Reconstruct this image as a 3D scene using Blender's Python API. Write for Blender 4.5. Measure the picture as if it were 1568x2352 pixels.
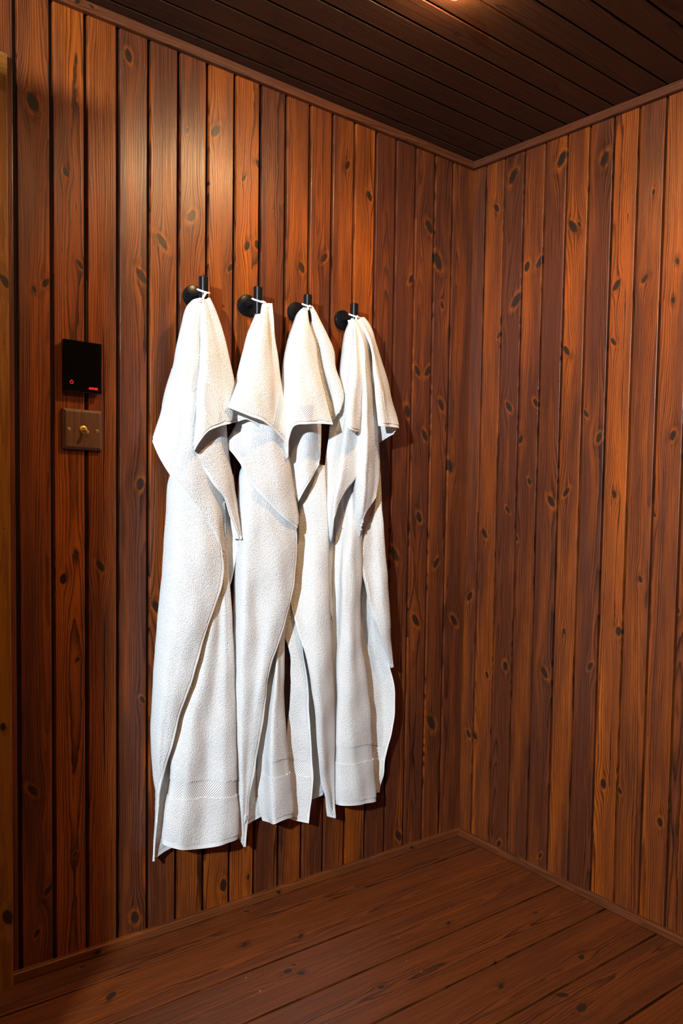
import bpy, math, random
import numpy as np
from mathutils import Matrix, Vector

for o in list(bpy.data.objects): bpy.data.objects.remove(o, do_unlink=True)
SC = bpy.context.scene
COL = SC.collection

# ------------------------------------------------------------------ camera
# room frame: left wall is y = 0, right wall is x = 0, z = 0 at the top of the baseboard.
# The cabin is a little out of plumb: LEAN is the lean of its uprights; ZF lifts the floor to 0.
LEANX, LEANY, ZF = -0.0368, -0.0050, 0.022
FLOOR, CEIL = -0.022, 2.022
SH = Matrix(((1, 0, LEANX, 0), (0, 1, LEANY, 0), (0, 0, 1, ZF), (0, 0, 0, 1)))
def W(x, y, z): return Vector((x + LEANX*z, y + LEANY*z, z + ZF))

cd = bpy.data.cameras.new('camera'); cam = bpy.data.objects.new('camera', cd); COL.objects.link(cam)
cd.sensor_fit = 'VERTICAL'; cd.sensor_height = 36.0; cd.lens = 28.376; cd.clip_start = 0.02
cR, cU, cF = Vector((0.7860, -0.6168, 0.0407)), Vector((-0.0150, 0.0468, 0.9988)), Vector((0.6180, 0.7857, -0.0275))
m3 = Matrix((cR, cU, -cF)).transposed()
cam.matrix_world = Matrix.Translation((-1.8554, -1.7050, 1.0346 + ZF)) @ m3.to_4x4()
SC.camera = cam

# ------------------------------------------------------------------ light and exposure
wd = bpy.data.worlds.new('world'); SC.world = wd; wd.use_nodes = True
wd.node_tree.nodes['Background'].inputs[0].default_value = (1.0, 0.8, 0.6, 1)
wd.node_tree.nodes['Background'].inputs[1].default_value = 0.02
SC.view_settings.view_transform = 'Standard'; SC.view_settings.look = 'None'
SC.view_settings.gamma = 1.0; SC.view_settings.use_curve_mapping = False
SC.view_settings.exposure = 0.0
LAMP2_POS, LAMP2_POWER = (-1.62, -1.30), 12.0
KEY_POS, KEY_POWER, KEY_COL = (-3.02, -1.86, 1.66), 485.0, (0.78, 0.90, 1.0)
LAMP_POS, LAMP_POWER, LAMP_COL = (-0.6635, -0.5605), 23.5, (1.0, 0.59, 0.25)

# ------------------------------------------------------------------ helpers
def tag(o, label=None, cat=None, group=None, kind=None):
    if label: o['label'] = label
    if cat: o['category'] = cat
    if group: o['group'] = group
    if kind: o['kind'] = kind
    return o
def empty(name, loc):
    o = bpy.data.objects.new(name, None); o.empty_display_size = 0.03; COL.objects.link(o)
    o.location = loc; return o
def link(name, me, mat=None, parent=None):
    o = bpy.data.objects.new(name, me); COL.objects.link(o)
    if mat and not me.materials: me.materials.append(mat)
    if parent:
        o.parent = parent
        o.matrix_parent_inverse = Matrix.Translation(-parent.location)
    return o
def mesh_np(name, co, quads, uv=None, smooth=True):
    me = bpy.data.meshes.new(name)
    co = np.asarray(co, np.float32); f = np.asarray(quads, np.int32)
    k = f.shape[1]
    me.vertices.add(len(co)); me.vertices.foreach_set('co', co.ravel())
    me.loops.add(f.size); me.loops.foreach_set('vertex_index', f.ravel())
    me.polygons.add(len(f)); me.polygons.foreach_set('loop_start', np.arange(0, f.size, k, dtype=np.int32))
    me.polygons.foreach_set('use_smooth', np.full(len(f), smooth))
    if uv is not None:
        l = me.uv_layers.new(name='grain'); l.data.foreach_set('uv', np.asarray(uv, np.float32)[f.ravel()].ravel())
    me.update(calc_edges=True); me.validate(); return me
def pm(name, verts, faces, smooth=False, uvs=None):
    me = bpy.data.meshes.new(name); me.from_pydata([tuple(v) for v in verts], [], faces)
    if uvs is not None:
        l = me.uv_layers.new(name='grain')
        for lp in me.loops: l.data[lp.index].uv = uvs[lp.vertex_index]
    if smooth: me.polygons.foreach_set('use_smooth', [True]*len(me.polygons))
    me.update(); return me

def beam(name, a, b, width, thick, up, mat, parent, bevel=0.0015, side=None, v0=0.0, seed=None):
    """A board: runs from a to b (its back centre line), 'width' across, 'thick' along 'up', eased front edges.
    Coordinates are room coordinates; UV 'grain' holds metres across and along the board."""
    a, b, up = Vector(a), Vector(b), Vector(up)
    ax = (b-a).normalized(); sd = side if side is not None else up.cross(ax)
    h, e, t = width/2, bevel, thick
    prof = [(-h, 0), (-h, t-e), (-h+e*0.35, t-e*0.3), (-h+e, t), (h-e, t), (h-e*0.35, t-e*0.3), (h, t-e), (h, 0)]
    vs, uv = [], []
    L = (b-a).length
    for k, p in enumerate((a, b)):
        for (x, y) in prof:
            q = p + sd*x + up*y
            vs.append(W(*q)); uv.append((x + (0.0 if 0 < y else 0.002), v0 + k*L))
    n = len(prof)
    fs = [(i, (i+1) % n, n+(i+1) % n, n+i) for i in range(n-1)]
    fs += [tuple(range(n))[::-1], tuple(range(n, 2*n))]
    c = sum(vs, Vector())/len(vs)
    # consistent outward winding
    me = pm(name, vs, fs, False, uv)
    f0 = me.polygons[3]
    wup = (SH.to_3x3() @ up)
    if f0.normal.dot(wup) < 0: me.flip_normals()
    return link(name, me, mat, parent)

def lathe_mesh(name, prof, axis_o, ax, seg=32, smooth=True):
    """prof: list of (radius, height along ax) in room coords around the axis."""
    ax = Vector(ax).normalized(); t = Vector((0, 0, 1)) if abs(ax.z) < .9 else Vector((1, 0, 0))
    e1 = ax.cross(t).normalized(); e2 = ax.cross(e1)
    vs, fs = [], []
    for (r, h) in prof:
        for k in range(seg):
            a = 2*math.pi*k/seg
            vs.append(W(*(Vector(axis_o) + ax*h + e1*(r*math.cos(a)) + e2*(r*math.sin(a)))))
    for i in range(len(prof)-1):
        for k in range(seg):
            k2 = (k+1) % seg
            fs.append((i*seg+k, i*seg+k2, (i+1)*seg+k2, (i+1)*seg+k))
    fs.append(tuple(range(seg))[::-1]); fs.append(tuple(range((len(prof)-1)*seg, len(prof)*seg)))
    me = pm(name, vs, fs, False)
    import bmesh
    bm = bmesh.new(); bm.from_mesh(me); bmesh.ops.recalc_face_normals(bm, faces=bm.faces)
    for f in bm.faces: f.smooth = smooth and len(f.verts) == 4
    for e in bm.edges:
        if len(e.link_faces) == 2 and e.calc_face_angle(0) > 0.6: e.smooth = False
    bm.to_mesh(me); bm.free(); return me
def tube_mesh(name, pts, r, seg=10, closed=False):
    pts = [Vector(p) for p in pts]; n = len(pts); vs, fs = [], []
    for i, p in enumerate(pts):
        t = (pts[(i+1) % n]-pts[i-1]) if closed else (pts[min(i+1, n-1)]-pts[max(i-1, 0)])
        t.normalize(); ref = Vector((0.3, 0.2, 0.93)); e1 = t.cross(ref).normalized(); e2 = t.cross(e1)
        for k in range(seg):
            a = 2*math.pi*k/seg; vs.append(W(*(p + e1*(r*math.cos(a)) + e2*(r*math.sin(a)))))
    for i in range(n if closed else n-1):
        j = (i+1) % n
        for k in range(seg):
            k2 = (k+1) % seg; fs.append((i*seg+k, i*seg+k2, j*seg+k2, j*seg+k))
    if not closed: fs += [tuple(range(seg))[::-1], tuple(range((n-1)*seg, n*seg))]
    return pm(name, vs, fs, True)
def box_mesh(name, c, sx, sy, sz, bevel=0.0, seg=2):
    import bmesh
    bm = bmesh.new(); bmesh.ops.create_cube(bm, size=1.0)
    for v in bm.verts: v.co = Vector((v.co.x*sx, v.co.y*sy, v.co.z*sz))
    if bevel: bmesh.ops.bevel(bm, geom=bm.edges[:], offset=bevel, segments=seg, affect='EDGES', profile=0.6)
    for v in bm.verts: v.co = W(*(v.co + Vector(c)))
    me = bpy.data.meshes.new(name); bm.to_mesh(me); bm.free(); return me

# ------------------------------------------------------------------ materials
class NT:
    def __init__(s, name):
        s.m = bpy.data.materials.new(name); s.m.use_nodes = True; s.t = s.m.node_tree; s.t.nodes.clear()
        s.out = s.n('ShaderNodeOutputMaterial'); s.b = s.n('ShaderNodeBsdfPrincipled')
        s.t.links.new(s.b.outputs[0], s.out.inputs[0])
    def n(s, t, **k):
        x = s.t.nodes.new(t)
        for a, v in k.items(): setattr(x, a, v)
        return x
    def put(s, sock, v):
        if hasattr(v, 'is_output'): s.t.links.new(v, sock)
        elif v is not None: sock.default_value = v
    def ma(s, op, a, b=None, c=None, clamp=False):
        x = s.n('ShaderNodeMath', operation=op, use_clamp=clamp)
        for i, v in enumerate((a, b, c)): s.put(x.inputs[i], v)
        return x.outputs[0]
    def mr(s, v, a, b, c=0.0, d=1.0, smooth=False):
        x = s.n('ShaderNodeMapRange', interpolation_type='SMOOTHSTEP' if smooth else 'LINEAR')
        for i, q in enumerate((v, a, b, c, d)): s.put(x.inputs[i], q)
        return x.outputs[0]
    def xyz(s, a, b, c):
        x = s.n('ShaderNodeCombineXYZ')
        for i, v in enumerate((a, b, c)): s.put(x.inputs[i], v)
        return x.outputs[0]
    def sep(s, v):
        x = s.n('ShaderNodeSeparateXYZ'); s.put(x.inputs[0], v); return x.outputs
    def noise(s, vec, scale, detail=2.0, rough=0.5, out=0):
        x = s.n('ShaderNodeTexNoise'); s.put(x.inputs['Vector'], vec); x.inputs['Scale'].default_value = scale
        x.inputs['Detail'].default_value = detail; x.inputs['Roughness'].default_value = rough; return x.outputs[out]
    def mix(s, f, a, b, blend='MIX'):
        x = s.n('ShaderNodeMix', data_type='RGBA', blend_type=blend)
        s.put(x.inputs[0], f); s.put(x.inputs[6], a); s.put(x.inputs[7], b); return x.outputs[2]
    def attr(s, name):
        x = s.n('ShaderNodeAttribute', attribute_type='OBJECT', attribute_name=name); return x
    def ramp(s, f, pts):
        x = s.n('ShaderNodeValToRGB'); s.put(x.inputs[0], f); e = x.color_ramp.elements
        while len(e) < len(pts): e.new(0.5)
        for i, (p, v) in enumerate(pts): e[i].position = p; e[i].color = (v, v, v, 1) if not isinstance(v, tuple) else v
        return x.outputs[0]
    def bump(s, h, strength, dist):
        x = s.n('ShaderNodeBump'); x.inputs['Strength'].default_value = strength; x.inputs['Distance'].default_value = dist
        s.put(x.inputs['Height'], h); s.t.links.new(x.outputs[0], s.b.inputs['Normal'])

NK = 6
def wood(name, brown, orange, dark, rough=0.36, ring=0.0034, contrast=1.0, flat=1.0):
    """Stained pine: growth rings cut flat, flowing round knots whose places are given per board."""
    g = NT(name)
    uvn = g.n('ShaderNodeUVMap'); uvn.uv_map = 'grain'
    u, v, _ = g.sep(uvn.outputs[0])
    seed = g.attr('grain_seed').outputs['Fac']; tone = g.attr('tone').outputs['Fac']
    so = g.ma('MULTIPLY', seed, 37.0)
    core = halo = None; u2 = u; gsum = None
    for k in range(NK):
        kx, ky, kr = g.sep(g.attr('knot_%d' % k).outputs['Vector'])
        du, dv = g.ma('SUBTRACT', u, kx), g.ma('SUBTRACT', v, ky)
        nu, nv = g.ma('DIVIDE', du, kr), g.ma('DIVIDE', dv, kr)
        tilt = g.ma('MULTIPLY', g.ma('SINE', g.ma('MULTIPLY', ky, 53.0 + 7*k)), 0.55)
        nuk = g.ma('ADD', nu, g.ma('MULTIPLY', nv, tilt))
        # the flow of the grain round the knot
        q = g.ma('ADD', g.ma('POWER', g.ma('ABSOLUTE', g.ma('MULTIPLY', nu, 0.42)), 2.0), g.ma('POWER', g.ma('ABSOLUTE', g.ma('MULTIPLY', nv, 0.20)), 2.0))
        w = g.ma('EXPONENT', g.ma('MULTIPLY', q, -1.0))
        u2 = g.ma('SUBTRACT', u2, g.ma('MULTIPLY', du, g.ma('MULTIPLY', w, 0.90)))
        # knot body, slightly taller than wide
        dd = g.ma('SQRT', g.ma('ADD', g.ma('MULTIPLY', g.ma('MULTIPLY', nuk, 1.25), g.ma('MULTIPLY', nuk, 1.25)), g.ma('POWER', g.ma('ABSOLUTE', g.ma('MULTIPLY', nv, 0.80)), 2.0)))
        core = dd if core is None else g.ma('MINIMUM', core, dd)
    jit = g.noise(g.xyz(g.ma('MULTIPLY', u, 160.0), g.ma('MULTIPLY', v, 120.0), so), 1.0, 2.0)
    core = g.ma('ADD', core, g.ma('MULTIPLY', g.ma('SUBTRACT', jit, 0.5), 0.45))
    # flat sawn rings: heart line wanders along the board
    c = g.ma('MULTIPLY', g.ma('SUBTRACT', g.noise(g.xyz(so, g.ma('MULTIPLY', v, 0.7), 3.1), 1.0, 1.0), 0.5), 0.06)
    c = g.ma('ADD', c, g.ma('MULTIPLY', g.ma('SINE', g.ma('MULTIPLY', seed, 91.0)), 0.034))
    h = g.ma('ADD', 0.006, g.ma('MULTIPLY', g.noise(g.xyz(g.ma('ADD', so, 9.0), g.ma('MULTIPLY', v, 1.1), 7.7), 1.0, 1.5), 0.050*flat))
    x = g.ma('SUBTRACT', u2, c)
    r = g.ma('SQRT', g.ma('ADD', g.ma('MULTIPLY', x, x), g.ma('MULTIPLY', h, h)))
    wob = g.noise(g.xyz(g.ma('MULTIPLY', u2, 45.0), g.ma('MULTIPLY', v, 6.0), so), 1.0, 4.0, 0.6)
    ph = g.ma('ADD', g.ma('DIVIDE', r, ring), g.ma('MULTIPLY', wob, 1.8))
    saw = g.ma('FRACT', ph)
    late = g.ramp(saw, [(0.0, 0.15), (0.10, 0.0), (0.45, 0.10), (0.80, 0.75), (0.93, 1.0), (1.0, 0.2)])
    late = g.sep(late)[0]
    rv = g.noise(g.xyz(g.ma('FLOOR', ph), so, 0.3), 1.37, 0.0)
    late = g.ma('MULTIPLY', late, g.mr(rv, 0.30, 0.70, 0.45, 1.0))
    # streaks and pores
    st = g.noise(g.xyz(g.ma('MULTIPLY', u2, 520.0), g.ma('MULTIPLY', v, 9.0), so), 1.0, 3.0, 0.6)
    po = g.noise(g.xyz(g.ma('MULTIPLY', u, 1500.0), g.ma('MULTIPLY', v, 190.0), so), 1.0, 1.0)
    cloud = g.noise(g.xyz(g.ma('MULTIPLY', u2, 26.0), g.ma('MULTIPLY', v, 2.2), g.ma('ADD', so, 4.0)), 1.0, 3.0, 0.55)
    heart = g.mr(g.ma('ADD', r, g.ma('MULTIPLY', wob, 0.004)), 0.012, 0.024, 0.75, 0.0, True)
    tn = g.ma('ADD', g.ma('ADD', g.ma('SUBTRACT', tone, 0.15), heart), g.ma('MULTIPLY', g.ma('SUBTRACT', cloud, 0.5), 1.7), clamp=True)
    base = g.mix(tn, brown + (1,), orange + (1,))
    base = g.mix(g.ma('MULTIPLY', late, 0.95*contrast, clamp=True), base, dark + (1,))
    base = g.mix(1.0, base, g.mix(st, (0.42, 0.39, 0.36, 1), (1.50, 1.46, 1.42, 1)), 'MULTIPLY')
    base = g.mix(g.mr(po, 0.62, 0.74, 0.0, 0.35), base, dark + (1,))
    # knots: glowing collar, then dark heart with rings
    col = g.mr(core, 1.15, 2.1, 0.45, 0.0, True)
    base = g.mix(col, base, g.mix(g.sep(g.ramp(g.ma('FRACT', g.ma('MULTIPLY', core, 2.6)), [(0.0, 0.0), (0.7, 0.35), (1.0, 1.0)]))[0], orange + (1,), dark + (1,)))
    smut = g.mr(core, 1.0, 3.4, 0.55, 0.0, True)
    base = g.mix(g.ma('MULTIPLY', smut, g.mr(g.noise(g.xyz(g.ma('MULTIPLY', u, 60.0), g.ma('MULTIPLY', v, 28.0), so), 1.0, 2.0), 0.45, 0.65)), base, dark + (1,))
    kd = g.mr(core, 0.80, 1.12, 1.0, 0.0, True)
    kc = g.mix(g.ma('FRACT', g.ma('MULTIPLY', core, 3.4)), (0.012, 0.006, 0.0035, 1), (0.042, 0.018, 0.009, 1))
    base = g.mix(kd, base, kc)
    # a drying split, where a board has one
    ca = g.attr('split'); cu, c0, c1 = g.sep(ca.outputs['Vector'])
    cl = g.ma('ABSOLUTE', g.ma('ADD', g.ma('SUBTRACT', u, cu), g.ma('MULTIPLY', g.ma('SUBTRACT', g.noise(g.xyz(so, g.ma('MULTIPLY', v, 3.0), 0.0), 1.0, 3.0), 0.5), 0.020)))
    cw = g.ma('MULTIPLY', g.mr(g.noise(g.xyz(2.0, g.ma('MULTIPLY', v, 5.0), so), 1.0, 1.0), 0.40, 0.60), 0.0014)
    cm = g.ma('MULTIPLY', g.ma('LESS_THAN', cl, cw), g.ma('MULTIPLY', g.ma('GREATER_THAN', v, c0), g.ma('LESS_THAN', v, c1)))
    base = g.mix(cm, base, (0.006, 0.003, 0.002, 1))
    g.put(g.b.inputs['Base Color'], base)
    g.put(g.b.inputs['Roughness'], g.mr(st, 0.25, 0.75, rough-0.10, rough+0.14))
    g.b.inputs['Specular IOR Level'].default_value = 0.5
    hh = g.ma('ADD', g.ma('MULTIPLY', late, 0.8), g.ma('ADD', g.ma('MULTIPLY', st, 0.7), g.ma('MULTIPLY', po, 0.25)))
    hh = g.ma('SUBTRACT', hh, g.ma('ADD', g.ma('MULTIPLY', cm, 2.0), g.ma('MULTIPLY', kd, 0.6)))
    g.bump(hh, 0.35, 0.0007)
    return g.m

def plain(name, col, rough=0.5, metal=0.0, emit=None, es=0.0, coat=0.0, spec=0.5):
    g = NT(name); nz = g.noise(g.n('ShaderNodeTexCoord').outputs['Object'], 60.0, 3.0)
    c2 = tuple(min(1, v*1.12) for v in col)
    g.put(g.b.inputs['Base Color'], g.mix(nz, col + (1,), c2 + (1,)))
    g.put(g.b.inputs['Roughness'], g.mr(nz, 0.3, 0.7, max(0.02, rough-0.03), rough+0.03))
    g.b.inputs['Metallic'].default_value = metal; g.b.inputs['Coat Weight'].default_value = coat
    g.b.inputs['Specular IOR Level'].default_value = spec
    if emit: g.b.inputs['Emission Color'].default_value = emit + (1,); g.b.inputs['Emission Strength'].default_value = es
    return g.m

def terry():
    g = NT('terry_cotton'); co = g.n('ShaderNodeTexCoord').outputs['Object']
    a = g.noise(co, 520.0, 1.0, 0.5); b = g.noise(co, 280.0, 1.0, 0.5)
    vo = g.n('ShaderNodeTexVoronoi'); g.put(vo.inputs['Vector'], co); vo.inputs['Scale'].default_value = 440.0
    hgt = g.ma('ADD', g.ma('MULTIPLY', a, 0.6), g.ma('ADD', g.ma('MULTIPLY', b, 0.4), g.ma('MULTIPLY', vo.outputs[0], -0.9)))
    g.put(g.b.inputs['Base Color'], g.mix(a, (0.80, 0.795, 0.785, 1), (0.90, 0.895, 0.885, 1)))
    g.b.inputs['Roughness'].default_value = 0.95; g.b.inputs['Specular IOR Level'].default_value = 0.15
    g.b.inputs['Sheen Weight'].default_value = 0.25; g.b.inputs['Sheen Roughness'].default_value = 0.5
    g.bump(hgt, 0.9, 0.0017); return g.m
def band_mat():
    g = NT('woven_band_cotton'); uvn = g.n('ShaderNodeUVMap'); uvn.uv_map = 'grain'
    u, v, _ = g.sep(uvn.outputs[0])
    zig = g.ma('PINGPONG', u, 0.05)
    s = g.ma('SINE', g.ma('MULTIPLY', g.ma('ADD', g.ma('MULTIPLY', zig, 1.0), g.ma('MULTIPLY', v, 0.8)), 2*math.pi/0.0058))
    w = g.noise(g.xyz(g.ma('MULTIPLY', u, 900.0), g.ma('MULTIPLY', v, 900.0), 0.0), 1.0, 1.0)
    g.b.inputs['Base Color'].default_value = (0.87, 0.865, 0.85, 1); g.b.inputs['Roughness'].default_value = 0.8
    g.b.inputs['Specular IOR Level'].default_value = 0.2
    g.bump(g.ma('ADD', s, g.ma('MULTIPLY', w, 0.3)), 0.6, 0.0011); return g.m
def hem_mat():
    g = NT('flat_hem_cotton'); co = g.n('ShaderNodeTexCoord').outputs['Object']
    uvn = g.n('ShaderNodeUVMap'); uvn.uv_map = 'grain'; u, v, _ = g.sep(uvn.outputs[0])
    rib = g.noise(g.xyz(g.ma('MULTIPLY', u, 260.0), g.ma('MULTIPLY', v, 60.0), 0.0), 1.0, 2.0)
    g.b.inputs['Base Color'].default_value = (0.87, 0.865, 0.85, 1); g.b.inputs['Roughness'].default_value = 0.8
    g.b.inputs['Specular IOR Level'].default_value = 0.2
    g.bump(rib, 0.5, 0.0012); return g.m

M = {}
BR, OR, DK = (0.120, 0.0310, 0.0115), (0.490, 0.111, 0.0058), (0.011, 0.0034, 0.0019)
M['wall'] = wood('stained_pine_cladding', BR, OR, DK, rough=0.36)
M['floor'] = wood('stained_pine_floor', (0.120, 0.031, 0.008), (0.250, 0.058, 0.006), (0.010, 0.0035, 0.0018), rough=0.44, ring=0.0030, contrast=0.95)
M['ceil'] = wood('dark_pine_ceiling', (0.055, 0.020, 0.007), (0.085, 0.025, 0.005), (0.012, 0.005, 0.0025), rough=0.5)
M['trim'] = wood('stained_pine_trim', (0.125, 0.038, 0.015), (0.24, 0.062, 0.010), (0.036, 0.011, 0.005), rough=0.42, ring=0.0035)
M['casing'] = wood('amber_pine_casing', (0.28, 0.105, 0.010), (0.36, 0.135, 0.011), (0.13, 0.040, 0.005), rough=0.42, ring=0.006, contrast=0.6)
M['back'] = wood('groove_pine', (0.030, 0.010, 0.005), (0.040, 0.012, 0.004), (0.012, 0.005, 0.003), rough=0.6)
M['black'] = plain('matte_black_metal', (0.006, 0.006, 0.007), 0.30, 0.0, spec=0.22)
M['glass'] = plain('black_glass_front', (0.004, 0.003, 0.003), 0.16, spec=0.25)
M['casebk'] = plain('black_plastic_case', (0.006, 0.006, 0.006), 0.35)
M['red'] = plain('red_lit_mark', (0.5, 0.01, 0.005), 0.4, emit=(1.0, 0.03, 0.015), es=0.9)
M['brass'] = plain('satin_brass', (0.80, 0.50, 0.13), 0.42, 0.75)
M['brassd'] = plain('screw_slot_brass', (0.18, 0.10, 0.03), 0.5, 1.0)
M['walnut'] = wood('walnut_plate', (0.165, 0.074, 0.040), (0.21, 0.092, 0.045), (0.070, 0.031, 0.017), rough=0.42, ring=0.012, contrast=0.5)
M['terry'] = terry(); M['band'] = band_mat(); M['hem'] = hem_mat()
M['loop'] = plain('white_cotton_tape', (0.86, 0.85, 0.83), 0.85, spec=0.15)
M['steel'] = plain('bright_nail_steel', (0.55, 0.50, 0.45), 0.3, 1.0)
M['bulb'] = plain('lit_frosted_glass', (0.9, 0.85, 0.8), 0.4, emit=(1.0, 0.66, 0.34), es=480.0)
M['bulbk'] = plain('lit_opal_glass', (0.9, 0.9, 0.9), 0.4, emit=(1.0, 0.95, 0.9), es=8.0)
M['white'] = plain('white_lamp_ring', (0.55, 0.50, 0.44), 0.4)
M['cable'] = plain('black_rubber', (0.01, 0.01, 0.01), 0.6)

RND = random.Random(7)
def grain(o, knots=(), tone=None, seed=None, split=(-9.0, 9.0, 9.0)):
    o['split'] = [float(x) for x in split]
    o['grain_seed'] = RND.random() if seed is None else seed
    o['tone'] = RND.uniform(0.0, 0.75) if tone is None else tone
    ks = list(knots)[:NK]
    for k in range(NK):
        o['knot_%d' % k] = [float(x) for x in (ks[k] if k < len(ks) else (-5.0, -9.0, 0.01))]

KN = {
'L':[[-1.2869,1.787,0.0151],[-1.0841,1.95,0.0106],[-1.2216,1.668,0.0079],[-1.2627,1.434,0.0083],[-1.2865,1.416,0.0052],[-1.1919,1.485,0.0072],[-1.0535,1.487,0.0123],[-1.0048,1.573,0.0127],[-0.9315,1.646,0.0115],[-1.0152,0.749,0.0127],[-1.0559,1.029,0.0113],[-1.2012,0.877,0.0047],[-1.199,0.646,0.004],[-1.0499,0.539,0.0072],[-0.8708,1.856,0.012],[-0.7835,1.611,0.0094],[-0.7553,1.621,0.0085],[-0.8288,1.551,0.0081],[-0.7059,1.707,0.0033],[-0.6215,1.592,0.0104],[-0.5518,1.631,0.0108],[-0.479,1.885,0.0089],[-0.4031,1.825,0.0105],[-0.1796,1.796,0.0148],[-0.1419,1.706,0.0196],[-0.2433,1.637,0.0114],[-0.2144,1.383,0.0115],[-0.1713,1.388,0.0133],[-0.1153,1.296,0.0137],[-0.2502,1.264,0.0141],[-0.18,1.202,0.0132],[-0.196,0.964,0.0131],[-0.1212,0.83,0.0122],[-0.2899,0.859,0.0167],[-0.2016,0.663,0.0147],[-0.1288,0.349,0.0186],[-0.0751,1.119,0.0155],[-0.0417,0.652,0.0144],[-1.0673,0.035,0.0121],[-1.2645,0.154,0.0088],[-1.2878,0.067,0.0072],[-0.8358,0.046,0.0129],[-0.7642,0.048,0.0056],[-1.2951,0.378,0.0107],[-1.206,0.218,0.005],[-1.3082,0.413,0.006],[-1.1485,0.847,0.0099],[-0.9435,1.835,0.0057],[-0.674,1.736,0.009],[-0.7936,1.768,0.0063],[-0.7512,1.81,0.0097],[-0.8871,1.733,0.0039],[-0.1205,1.585,0.0091],[-0.2525,0.032,0.0134],[-0.2267,0.696,0.0087],[-1.2293,0.822,0.0093]],
'R':[[-0.1514,1.943,0.0158],[-0.0927,1.869,0.01],[-0.3179,1.943,0.0163],[-0.4501,1.904,0.0148],[-0.2549,1.685,0.0134],[-0.21,1.68,0.0115],[-0.3592,1.756,0.0146],[-0.4962,1.579,0.0112],[-0.1743,1.592,0.0165],[-0.113,1.501,0.0073],[-0.3501,1.432,0.0104],[-0.4928,1.438,0.0084],[-0.6583,1.607,0.0066],[-0.5746,1.581,0.0088],[-0.1574,1.292,0.0118],[-0.2534,1.298,0.01],[-0.2033,1.197,0.0092],[-0.2382,1.08,0.0079],[-0.4597,1.197,0.0105],[-0.3147,1.026,0.0128],[-0.1624,0.997,0.0083],[-0.0765,0.922,0.0114],[-0.197,0.918,0.0081],[-0.0233,0.726,0.0119],[-0.1695,0.541,0.011],[-0.3093,0.55,0.0122],[-0.1005,0.501,0.0077],[-0.5355,0.703,0.0102],[-0.4555,0.598,0.0089],[-0.6636,1.197,0.0098],[-0.6201,1.007,0.0068],[-0.3637,1.053,0.0103],[-0.3701,0.676,0.0063],[-0.506,0.298,0.0109],[-0.6668,0.253,0.0089],[-0.1623,0.008,0.0091],[-0.2381,0.172,0.0097],[-0.3125,0.031,0.0071],[-0.5534,0.296,0.0077],[-0.3796,1.757,0.0062],[-0.5898,1.786,0.0053],[-0.6509,1.517,0.0058],[-0.0312,0.304,0.0095],[-0.5098,1.052,0.0083],[-0.6911,0.781,0.0073],[-0.5912,0.843,0.007],[-0.058,0.304,0.008],[-0.4178,1.26,0.0079]],
'F':[[-0.7417,-0.41,0.0126],[-0.6909,-0.408,0.0108],[-0.4512,-0.71,0.0072],[-0.3139,-0.823,0.0072],[-0.2913,-0.842,0.009],[-0.529,-0.435,0.0054],[-0.4428,-0.182,0.0054],[-0.5959,-0.493,0.0081],[-0.3514,-0.403,0.0072],[-0.1949,-0.739,0.0081],[-0.1582,-1.189,0.0108],[-0.6289,-0.251,0.009],[-0.1516,-0.868,0.0081],[0.0039,-0.843,0.0063],[-0.0289,-0.786,0.0063],[-0.2794,-0.817,0.0045],[-0.0285,-1.2,0.0054]],
'C':[[-0.2271,-0.854,0.0081],[-0.2948,-0.732,0.0072],[-0.1793,-0.679,0.0081],[-0.3029,-0.446,0.0054],[-0.4365,-0.528,0.0081],[-0.107,-0.422,0.0063],[-0.086,-0.814,0.0063],[-0.4949,-0.088,0.0081]]}
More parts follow.
